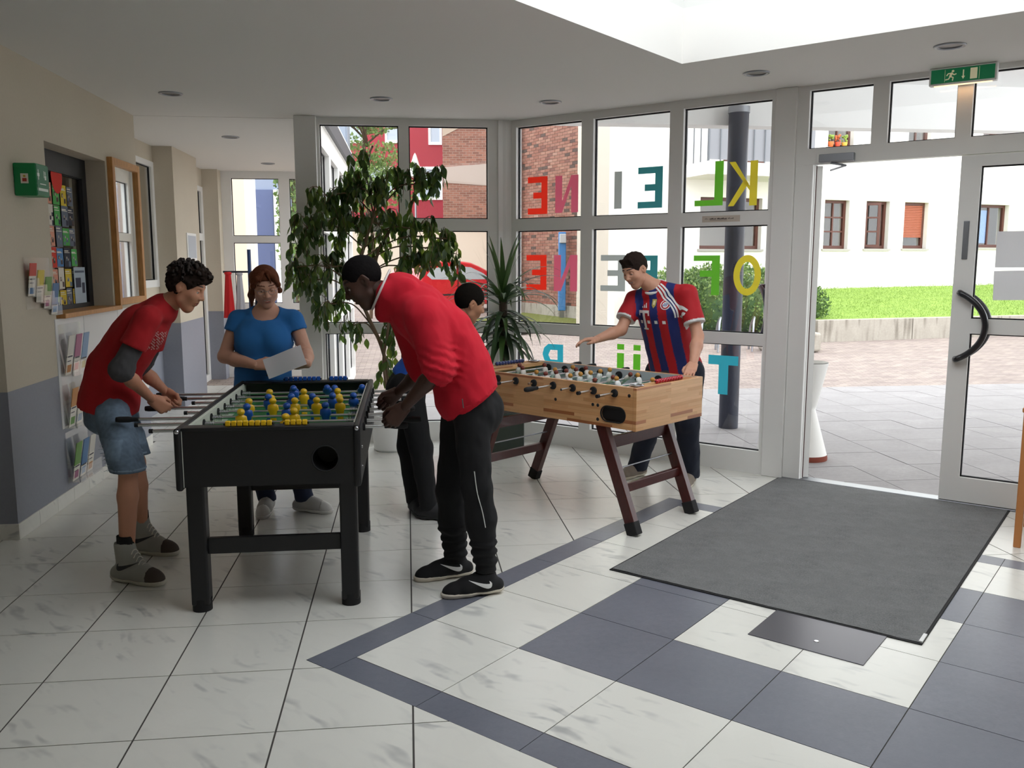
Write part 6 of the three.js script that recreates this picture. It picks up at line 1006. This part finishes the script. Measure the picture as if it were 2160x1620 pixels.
// woman in the blue T-shirt
{
  const J = JOINTS.woman, P = makePerson({ J, label: 'woman in blue T-shirt standing behind the black table with a paper', skin: '#d3a088', hair: '#6b3f2c', fwd: [0.22, -0.42, 0.9], up: [0, 1, 0.3], head: { lip: '#b5675c', wide: 1.06, puff: 0.006, line: -0.012, long: true, locks: [...[-1, 1].flatMap((s) => [cone([s * 0.006, 0.128, 0.045], [s * 0.05, 0.092, 0.072], 0.012, 0.012, 0.02), cone([s * 0.05, 0.092, 0.072], [s * 0.076, 0.03, 0.048], 0.012, 0.01, 0.02), cone([s * 0.076, 0.03, 0.048], [s * 0.083, -0.03, 0.012], 0.012, 0.01, 0.02), cone([s * 0.02, 0.12, 0.06], [s * 0.066, 0.06, 0.066], 0.01, 0.008, 0.015), cone([s * 0.083, -0.03, 0.012], [s * 0.075, -0.05, -0.03], 0.012, 0.014, 0.03)]), cone([0.012, 0.11, 0.07], [0.03, 0.06, 0.085], 0.007, 0.004, 0.01), cone([-0.02, 0.11, 0.07], [-0.036, 0.068, 0.083], 0.007, 0.004, 0.01)], teeth: true, smile: 1, mouth: 0.9, lids: -0.002, nape: 0.08 }, headScale: 1.06,
    tw: [0.185, 0.17, 0.185, 0.11], td: [0.15, 0.14, 0.13, 0.08], arm: 1.18, leg: 1, handR: { e1: [0.92, 0.05, 0.25], e3: [0.2, -0.35, -0.9], curl: [0.7, 1.0, 0.6], thumb: 0.006 }, handL: { e1: [-0.72, -0.05, 0.55], e3: [-0.2, 0.75, -0.5], curl: [0.7, 0.8, 0.5], thumb: 0.008 } });
  const f = fold(0.004, 10), dn = [0, -1, 0], hy = J.pel[1] - 0.1, eR = cutEnd(J, 'R', 0.34), eL = cutEnd(J, 'L', 0.34), sx = P.sd[1];
  const bust = add(J.chest, [0, -0.04, 0.075]);
  const shirt = netMesh([spine([add(J.pel, dn, 0.12), ...P.sp], [P.sd[0], ...P.sd], [0.2, 0.205, 0.185, 0.2, 0.115], [0.165, 0.165, 0.15, 0.138, 0.085], 0.03), ell(add(bust, sx, 0.085), [0.095, 0.09, 0.085], 0.05), ell(add(bust, sx, -0.085), [0.095, 0.09, 0.085], 0.05), ell(add(J.waist, [0, -0.03, 0.05]), [0.16, 0.1, 0.12], 0.06), cone(J.neck, J.shR, 0.045, 0.055, 0.04), cone(J.neck, J.shL, 0.045, 0.055, 0.04), ...sleeve(J, 'R', 0, 0.45, 0.062, 0.068), ...sleeve(J, 'L', 0, 0.45, 0.062, 0.068)], 0.009, {
    post: (d, x, y, z, q) => { const n = Math.hypot((x - J.neck[0]) / 1.05, (y - J.neck[1] - 0.01) / 1.0, z - J.neck[2] - 0.055) - 0.088; return -smin(-Math.max(d + f(x, y, z), hy - y, armCut(q, eR, eL, x, y, z)), n, 0.008); } });
  P.pt('shirt', shirt, cloth('#2b6fb2'));
  P.pt('jeans', netMesh([spine([add(J.pel, dn, 0.16), add(J.pel, dn, -0.02)], [P.sd[0], P.sd[0]], [0.19, 0.19], [0.15, 0.15], 0.04), ...legPair(J, 0.105, 0.08, 0.062)], 0.011, { post: (d, x, y, z) => Math.max(d + f(x * 1.5, y * 1.5, z * 1.5) * 1.4, 0.075 - y) }), cloth('#27304a'));
  const pony = netMesh([cone([0.01, 0.05, -0.1], [-0.055, 0.02, -0.115], 0.03, 0.028, 0.03), cone([-0.055, 0.02, -0.115], [-0.085, -0.09, -0.07], 0.028, 0.018, 0.03), cone([-0.085, -0.09, -0.07], [-0.09, -0.16, -0.04], 0.018, 0.008, 0.03)], 0.006, { post: (d, x, y, z) => d + 0.004 * nz(x * 120, y * 20, z * 120) }); pony.applyMatrix4(P.hm); P.pt('ponytail', pony, phys('#6b3f2c', 0.65, { sheen: 0.2 }));
  const gl = []; for (const s of [-1, 1]) { gl.push(new THREE.TorusGeometry(0.02, 0.0012, 6, 28).scale(1.15, 0.8, 1).translate(s * 0.032, 0.008, 0.1)); gl.push(tube([[s * 0.055, 0.012, 0.098], [s * 0.075, 0.014, 0.05], [s * 0.084, 0.01, -0.01]], 0.0013, 12, 5)); } gl.push(tube([[-0.011, 0.012, 0.101], [0, 0.015, 0.106], [0.011, 0.012, 0.101]], 0.0012, 8, 5)); const gg = merge(gl); gg.applyMatrix4(P.hm); P.pt('glasses', gg, M.steel);
  shoes(P, { R: [-0.05, 0, 1], L: [0.95, 0, 0.35] }, { upper: cloth('#c4c2bf', 0.8), sole: std('#eceae6', 0.6), lace: std('#f2f0ec', 0.8), toe: std('#e6e4e0', 0.6) }, { L: 0.26 });
  // paper and pen
  const q = (a) => V(...a), a = [-0.93, 1.11, -5.66], ph = new THREE.PlaneGeometry(0.26, 0.135, 12, 6), pp = ph.attributes.position; for (let i = 0; i < pp.count; i++) pp.setZ(i, 0.012 * Math.sin(pp.getX(i) * 14) + 0.006 * Math.cos(pp.getY(i) * 20)); ph.computeVertexNormals();
  const cen = mix(J.wrR, J.wrL, 0.62); const sheet = single('paper_sheet', 'creased white paper held by the woman in blue', 'paper', ph.rotateX(-0.35).rotateZ(0.34), phys('#d9d9dd', 0.85, { transmission: 0.15, thickness: 0 }), [cen[0] + 0.0, cen[1] + 0.03, cen[2] + 0.125]);
  const pen = thing('pen', 'black pen in the hand of the woman in blue', 'pen', [J.wrR[0] + 0.1, J.wrR[1] - 0.015, J.wrR[2] + 0.075], 0); part('barrel', cyl([-0.02, -0.05, 0], [0.02, 0.06, -0.01], 0.0045, 0.004, 10), M.black, pen); part('cap', cyl([0.02, 0.06, -0.01], [0.026, 0.077, -0.012], 0.005, 0.004, 10), M.blue, pen);
}
// man in the red hoodie
{
  const J = JOINTS.man, P = makePerson({ J, label: 'man in red hoodie and black track pants bending over black table', skin: '#4a2f25', hair: '#151213', fwd: [-0.8, -0.56, 0.1], up: [-0.5, 0.86, 0], head: { lip: '#5a352f', line: -0.03, rough: 0.002, freq: 160, nape: 0.06, nose: 0.0135, lids: 0.0 }, headScale: 1.04,
    tw: [0.16, 0.155, 0.17, 0.185, 0.11], td: [0.13, 0.125, 0.125, 0.125, 0.09], arm: 1.05, leg: 1, neckR: 1.1, handL: { e1: [-0.62, -0.7, 0.12], e3: [-0.15, -0.2, -1], curl: [1.0, 1.35, 0.85], thumb: 0.014, s: 1.08 }, handR: { e1: [-0.72, -0.65, -0.1], e3: [-0.1, -0.2, 1], curl: [1.0, 1.3, 0.8], thumb: 0.014, s: 1.08 } });
  const f = fold(0.008, 10), ax = nrm(add(sub(J.waist, J.pel), [-0.075, 0, 0])), hem = add(J.pel, ax, -0.035), eR = cutEnd(J, 'R', 1.12), eL = cutEnd(J, 'L', 1.14);
  const fineL = (x, y, z) => { const d = Math.hypot(x - J.elL[0], y - J.elL[1], z - J.elL[2]); return d < 0.17 ? 0.009 * (1 - d / 0.17) * Math.sin((y + x * 0.4) * 150 + 2.5 * nz(x * 20, y * 20, z * 20)) : 0; };
  const hood = netMesh([spine([add(J.pel, ax, -0.06), ...P.sp], [P.sd[0], ...P.sd], [0.205, 0.208, 0.195, 0.198, 0.205, 0.135], [0.158, 0.165, 0.16, 0.154, 0.148, 0.1], 0.03), cone(J.neck, J.shR, 0.07, 0.078, 0.06), cone(J.neck, J.shL, 0.07, 0.078, 0.06), ...sleeve(J, 'R', 0, 1.2, 0.085, 0.066), ...sleeve(J, 'L', 0, 1.2, 0.09, 0.07),
    ell(add(J.neck, [0.06, 0.045, 0]), [0.1, 0.062, 0.125], 0.035, [nrm([0.8, -0.3, 0]), nrm([0.3, 0.8, 0]), [0, 0, 1]]), cone(add(J.neck, [-0.03, 0.02, 0.09]), add(J.neck, [0.08, 0.04, 0.1]), 0.042, 0.04, 0.03), cone(add(J.neck, [-0.03, 0.02, -0.09]), add(J.neck, [0.08, 0.04, -0.1]), 0.042, 0.04, 0.03), cone(add(J.neck, [-0.03, -0.0, 0.085]), add(J.neck, [-0.05, -0.1, 0.03]), 0.036, 0.036, 0.04), cone(add(J.neck, [-0.03, -0.0, -0.085]), add(J.neck, [-0.05, -0.1, -0.03]), 0.036, 0.036, 0.04)], 0.009, {
    post: (d, x, y, z, q) => { const u = nrm(sub(J.head, J.neck)), p = sub([x, y, z], add(J.neck, u, 0.03)), t = dot(p, u), r = Math.sqrt(Math.max(0, dot(p, p) - t * t)), hole = Math.max(r - 0.066 - Math.max(0, t) * 0.25, -t - 0.05); return -smin(-Math.max(d + f(x, y, z) + fineL(x, y, z), dot(sub([x, y, z], hem), ax.map((v) => -v)), armCut(q, eR, eL, x, y, z)), hole, 0.008); } });
  const red = cloth('#c8142c', 0.95, { sheen: 0.5 }); P.pt('hoodie', hood, red);
  const band = netMesh([spine([add(J.pel, ax, -0.06), add(J.pel, ax, 0.03)], [P.sd[0], P.sd[0]], [0.203, 0.207], [0.158, 0.164], 0.02)], 0.009, { post: (d, x, y, z) => Math.max(d - 0.001, dot(sub([x, y, z], add(J.pel, ax, -0.045)), ax.map((v) => -v)), dot(sub([x, y, z], add(J.pel, ax, -0.012)), ax)) }); P.pt('waistband', band, red);
  // pale lining at the hood edge
  const u = nrm(sub(J.head, J.neck)), e0 = add(J.neck, u, 0.062), s1 = [0, 0, 1], s2 = nrm(cross(u, s1)), ring = []; for (let k = 0; k < 22; k++) { const a = k / 22 * Math.PI * 2; ring.push(add(add(e0, s1, 0.14 * Math.cos(a)), s2, 0.108 * Math.sin(a) + 0.0)); }
  P.pt('hood_lining', tube(ring, 0.0058, 66, 8, true), cloth('#e2d9d8'));
  const fp = fold(0.007, 12), pants = netMesh([spine([add(J.pel, ax, -0.1), J.pel, add(J.pel, ax, 0.05)], [P.sd[0], P.sd[0], P.sd[0]], [0.15, 0.15, 0.145], [0.132, 0.13, 0.12], 0.04), ...['R', 'L'].flatMap((s) => [cone(J['hip' + s], J['kne' + s], 0.098, 0.078, 0.035), cone(J['kne' + s], mix(J['kne' + s], J['ank' + s], 0.4), 0.078, 0.078, 0.03), cone(mix(J['kne' + s], J['ank' + s], 0.4), J['ank' + s], 0.078, 0.056, 0.03)])], 0.009, { post: (d, x, y, z) => Math.max(d + fp(x, y, z) + (y < 0.3 ? 0.006 * Math.sin(y * 130 + 2 * nz(x * 14, y * 14, z * 14)) : 0), 0.095 - y) });
  const pm = cloth('#0d0d10', 0.9, { sheen: 0.03 });
  P.pt('track_pants', pants, pm);
  const kn = J.kneL, pz = 0.083; P.pt('reflective_piping', tube([[kn[0] - 0.02, kn[1] + 0.11, kn[2] + pz + 0.012], [kn[0] - 0.005, kn[1] + 0.0, kn[2] + pz], [kn[0] + 0.02, kn[1] - 0.1, kn[2] + pz + 0.004], [kn[0] + 0.035, kn[1] - 0.18, kn[2] + pz + 0.004]], 0.0028, 30, 6), std('#d9d9d6', 0.4));
  P.pt('zip_pull', merge(cyl([J.hipL[0] - 0.05, J.hipL[1] + 0.045, J.hipL[2] + 0.118], [J.hipL[0] - 0.045, J.hipL[1] - 0.0, J.hipL[2] + 0.122], 0.003, 0.003, 6)), M.steel);
  shoes(P, { L: [-0.98, 0, 0.12], R: [-0.98, 0, 0.18] }, { upper: cloth('#17171a', 0.85), sole: std('#ddd3c4', 0.6), lace: std('#1c1c1f', 0.8), mark: swooshMat('#f2f2f2') }, { L: 0.3 });
}
// boy in the blue jacket behind the man
{
  const J = JOINTS.kid, P = makePerson({ J, label: 'dark haired boy in blue jacket bending behind the man in red', skin: '#b27f60', hair: '#17130f', fwd: [0.92, -0.35, -0.22], up: [0.3, 0.95, 0], head: { lip: '#94594a', line: -0.04, nape: 0.085, puff: 0.004 },
    tw: [0.145, 0.14, 0.165, 0.1], td: [0.115, 0.11, 0.115, 0.08], arm: 0.95, leg: 0.95, handR: { e1: [0.8, -0.5, -0.2], e3: [0, -0.2, -1], curl: [0.9, 1.2, 0.8] }, handL: { e1: [0.8, -0.5, 0], e3: [0, -0.2, 1], curl: [0.9, 1.2, 0.8] } });
  const f = fold(0.006, 12), ax = nrm(sub(J.waist, J.pel)), hem = add(J.pel, ax, -0.02), eR = cutEnd(J, 'R', 1.9), eL = cutEnd(J, 'L', 1.9), blue = lin('#1f55b5'), dark = lin('#1d2430');
  const jacket = netMesh([spine([add(J.pel, ax, -0.05), ...P.sp], [P.sd[0], ...P.sd], [0.16, 0.165, 0.16, 0.182, 0.115], [0.135, 0.138, 0.132, 0.132, 0.09], 0.03), cone(J.neck, J.shR, 0.06, 0.066, 0.05), cone(J.neck, J.shL, 0.06, 0.066, 0.05), ...sleeve(J, 'R', 0, 1.95, 0.072, 0.048), ...sleeve(J, 'L', 0, 1.95, 0.072, 0.048), cone(J.neck, mix(J.neck, J.head, 0.35), 0.064, 0.064, 0.02)], 0.01, { post: (d, x, y, z, q) => Math.max(d + f(x, y, z), dot(sub([x, y, z], hem), ax.map((v) => -v)), armCut(q, eR, eL, x, y, z)), color: (x, y, z) => { const t = dot(sub([x, y, z], J.neck), ax), s = Math.abs(dot(sub([x, y, z], J.neck), P.sd[2])); return (t > -0.03 && s < 0.1 && x > J.neck[0] - 0.075) || y < J.pel[1] - 0.03 ? dark : blue; } });
  P.pt('jacket', jacket, cloth('#ffffff', 0.8, { vertexColors: true }));
  const fp = fold(0.006, 13); P.pt('trousers', netMesh([spine([add(J.pel, ax, -0.08), add(J.pel, ax, 0.04)], [P.sd[0], P.sd[0]], [0.15, 0.15], [0.125, 0.125], 0.04), ...legPair(J, 0.1, 0.075, 0.06)], 0.01, { post: (d, x, y, z) => Math.max(d + fp(x, y, z), 0.06 - y) }), cloth('#0f1013', 0.9, { sheen: 0.03 }));
  shoes(P, { R: [0.95, 0, 0.25], L: [0.35, 0, 0.9] }, { upper: cloth('#232326', 0.7), sole: std('#2a2a2c', 0.6), lace: std('#333335', 0.8) }, { L: 0.27 });
}
// boy in the striped football shirt
{
  const J = JOINTS.jer, P = makePerson({ J, label: 'boy in red and blue striped football shirt leaning on the wooden table', skin: '#d09a80', hair: '#2b211d', fwd: [-0.74, -0.46, 0.5], up: [-0.35, 0.93, 0.1], head: { lip: '#b0645a', line: -0.026, rough: 0.003, teeth: true, smile: 1, mouth: 0.95, lids: -0.003, nape: 0.05, puff: 0.005, rough2: 0.004, locks: [...Array(9)].map((_, k) => { const x = -0.052 + k * 0.013; return cone([x * 0.9, 0.108, 0.06], [x + 0.006, 0.066 + 0.01 * Math.sin(k * 2.3), 0.08 - Math.abs(x) * 0.5], 0.009, 0.005, 0.012); }) },
    tw: [0.17, 0.165, 0.185, 0.11], td: [0.135, 0.13, 0.128, 0.085], arm: 1.1, leg: 1, handR: { e1: [-0.95, 0.02, 0.3], e3: [-0.05, -1, 0.1], curl: [0.3, 0.4, 0.3], spread: 1, fan: 0.14 }, handL: { e1: [-0.45, -0.35, 0.82], e3: [-0.1, -0.9, -0.3], curl: [0.15, 0.35, 0.3] } });
  const f = fold(0.006, 9), ax = nrm(sub(J.waist, J.pel)), hy = J.pel[1] - 0.06, eR = cutEnd(J, 'R', 0.66), eL = cutEnd(J, 'L', 0.7), red = lin('#b5121f'), blue = lin('#1b2a6e'), white = lin('#dcdcdc'), side = P.sd[2];
  const spn = P.sp, cR = cutEnd(J, 'R', 0.6), cL = cutEnd(J, 'L', 0.64);
  const jersey = netMesh([spine([add(J.pel, [0, -1, 0], 0.08), ...spn], [P.sd[0], ...P.sd], [0.2, 0.205, 0.19, 0.2, 0.115], [0.165, 0.17, 0.155, 0.142, 0.09], 0.03), cone(J.neck, J.shR, 0.05, 0.06, 0.04), cone(J.neck, J.shL, 0.05, 0.06, 0.04), ...sleeve(J, 'R', 0, 0.8, 0.066, 0.078), ...sleeve(J, 'L', 0, 0.84, 0.066, 0.08)], 0.0056, {
    post: (d, x, y, z, q) => Math.max(d + f(x, y, z), hy - y, armCut(q, eR, eL, x, y, z)),
    color: (x, y, z) => {
      if (cR(x, y, z) > 0 && dot(sub([x, y, z], J.shR), sub(J.elR, J.shR)) > 0.03 && Math.abs(dot(sub([x, y, z], J.chest), side)) > 0.17) return white; if (cL(x, y, z) > 0 && dot(sub([x, y, z], J.chest), side) > 0.17) return white;
      // nearest point of the spine gives the sideways place
      let c = y < spn[0][1] ? spn[0] : spn[spn.length - 1]; for (let i = 0; i < spn.length - 1; i++) if (y >= spn[i][1] && y < spn[i + 1][1]) c = mix(spn[i], spn[i + 1], (y - spn[i][1]) / (spn[i + 1][1] - spn[i][1]));
      const a = dot(sub([x, y, z], c), side); if (a > 0.165 && y > J.elL[1] - 0.02 && y > J.chest[1] - 0.2) return red; if (a < -0.2 && y > J.chest[1] - 0.15) return red;
      const k = Math.floor((a + 0.03) / 0.062 + 100) % 2; return k ? red : blue;
    } });
  const jersey0 = jersey.clone(); P.pt('jersey', jersey, cloth('#ffffff', 0.75, { vertexColors: true, sheen: 0.15 }));
  const u = nrm(sub(J.head, J.neck)), e0 = add(J.neck, u, 0.012), s1 = side, s2 = nrm(cross(u, s1)), ring = []; for (let k = 0; k < 20; k++) { const a = k / 20 * Math.PI * 2; ring.push(add(add(e0, s1, 0.077 * Math.cos(a)), s2, 0.074 * Math.sin(a))); }
  P.pt('collar', tube(ring, 0.0125, 60, 8, true), cloth('#e3e3e3'));
  const front = nrm(cross(side, [0, 1, 0])).map((v) => v), fr = front[2] < 0 ? front.map((v) => -v) : front, up = nrm(sub(J.chest, J.waist));
  const mk = (w, h, draw) => std('#ffffff', 0.7, { map: canvasTex(w, h, (x) => { x.clearRect(0, 0, w, h); draw(x); }) });
  const at = (lat, hgt) => add(add(add(J.chest, side, lat), up, hgt), fr, 0.13);
  decal(jersey0, at(-0.02, -0.075), fr, [0.3, 0.17, 0.3], up, mk(384, 220, (x) => { x.fillStyle = '#efefef'; x.fillRect(50, 14, 124, 26); x.fillRect(50, 40, 14, 24); x.fillRect(160, 40, 14, 24); x.fillRect(98, 14, 28, 176); x.fillRect(82, 182, 60, 16); for (const q of [56, 142, 218, 292]) x.fillRect(q, 108, 30, 30); }), P, 'shirt_logo');
  decal(jersey0, at(0.085, 0.055), fr, [0.085, 0.11, 0.3], up, mk(128, 164, (x) => { x.fillStyle = '#f0f0f0'; for (const q of [[22, 26], [50, 12], [80, 12], [108, 26]]) { x.beginPath(); for (let k = 0; k < 10; k++) { const r = k % 2 ? 4 : 10, a = -Math.PI / 2 + k * Math.PI / 5; x.lineTo(q[0] + r * Math.cos(a), q[1] + r * Math.sin(a)); } x.fill(); } x.beginPath(); x.arc(64, 98, 52, 0, 7); x.fill(); x.fillStyle = '#b3202c'; x.beginPath(); x.arc(64, 98, 44, 0, 7); x.fill(); x.fillStyle = '#f0f0f0'; x.beginPath(); x.arc(64, 98, 30, 0, 7); x.fill(); x.fillStyle = '#27418c'; for (const q of [-16, 0, 16]) { x.save(); x.translate(64 + q, 98); x.rotate(0.5); x.fillRect(-4, -20, 8, 40); x.restore(); } }), P, 'club_crest');
  decal(jersey0, at(-0.075, 0.055), fr, [0.06, 0.05, 0.3], up, mk(96, 80, (x) => { x.fillStyle = '#f0f0f0'; for (const [a, h] of [[8, 18], [34, 38], [60, 58]]) { x.beginPath(); x.moveTo(a, 70); x.lineTo(a + 20, 70); x.lineTo(a + 10 - 4, 70 - h); x.lineTo(a - 8 + 4, 70 - h + 8); x.fill(); } }), P, 'sport_mark');
  decal(jersey0, at(0.0, 0.06), fr, [0.045, 0.075, 0.3], up, mk(64, 104, (x) => { x.fillStyle = '#b9a85c'; x.beginPath(); x.moveTo(8, 6); x.lineTo(56, 6); x.lineTo(54, 70); x.lineTo(32, 98); x.lineTo(10, 70); x.fill(); x.fillStyle = '#e6dcae'; x.fillRect(22, 22, 20, 40); }), P, 'gold_badge');
  const sdir = nrm(add([0, 0.85, 0], fr, 0.7)), smid = mix(J.neck, J.elL, 0.42);
  decal(jersey0, add(smid, sdir, 0.06), nrm(add(sdir, side, 0.45)), [0.055, 0.3, 0.16], nrm(sub(J.neck, J.elL)), mk(64, 256, (x) => { x.fillStyle = '#f2f2f2'; for (const q of [4, 26, 48]) x.fillRect(q, 0, 13, 256); }), P, 'shoulder_stripes');
  const fp = fold(0.007, 12); P.pt('track_pants', netMesh([spine([add(J.pel, [0, -1, 0], 0.12), add(J.pel, [0, 1, 0], 0.02)], [P.sd[0], P.sd[0]], [0.17, 0.17], [0.14, 0.14], 0.04), ...legPair(J, 0.112, 0.09, 0.076)], 0.01, { post: (d, x, y, z) => Math.max(d + fp(x, y, z), 0.055 - y) }), cloth('#161d2e', 0.85));
  P.pt('trouser_piping', tube([[J.hipL[0] + 0.1, J.hipL[1], J.hipL[2]], [J.kneL[0] + 0.088, J.kneL[1], J.kneL[2]], [J.ankL[0] + 0.074, J.ankL[1] + 0.04, J.ankL[2]]], 0.004, 30, 6), cloth('#2a4aa8'));
  shoes(P, { R: [-0.85, 0, 0.5], L: [-0.5, 0, 0.85] }, { upper: cloth('#8a7f74', 0.8), sole: std('#cfc7b6', 0.6), lace: std('#e0dcd4', 0.8) }, { L: 0.28 });
}
renderer.render(scene, camera);
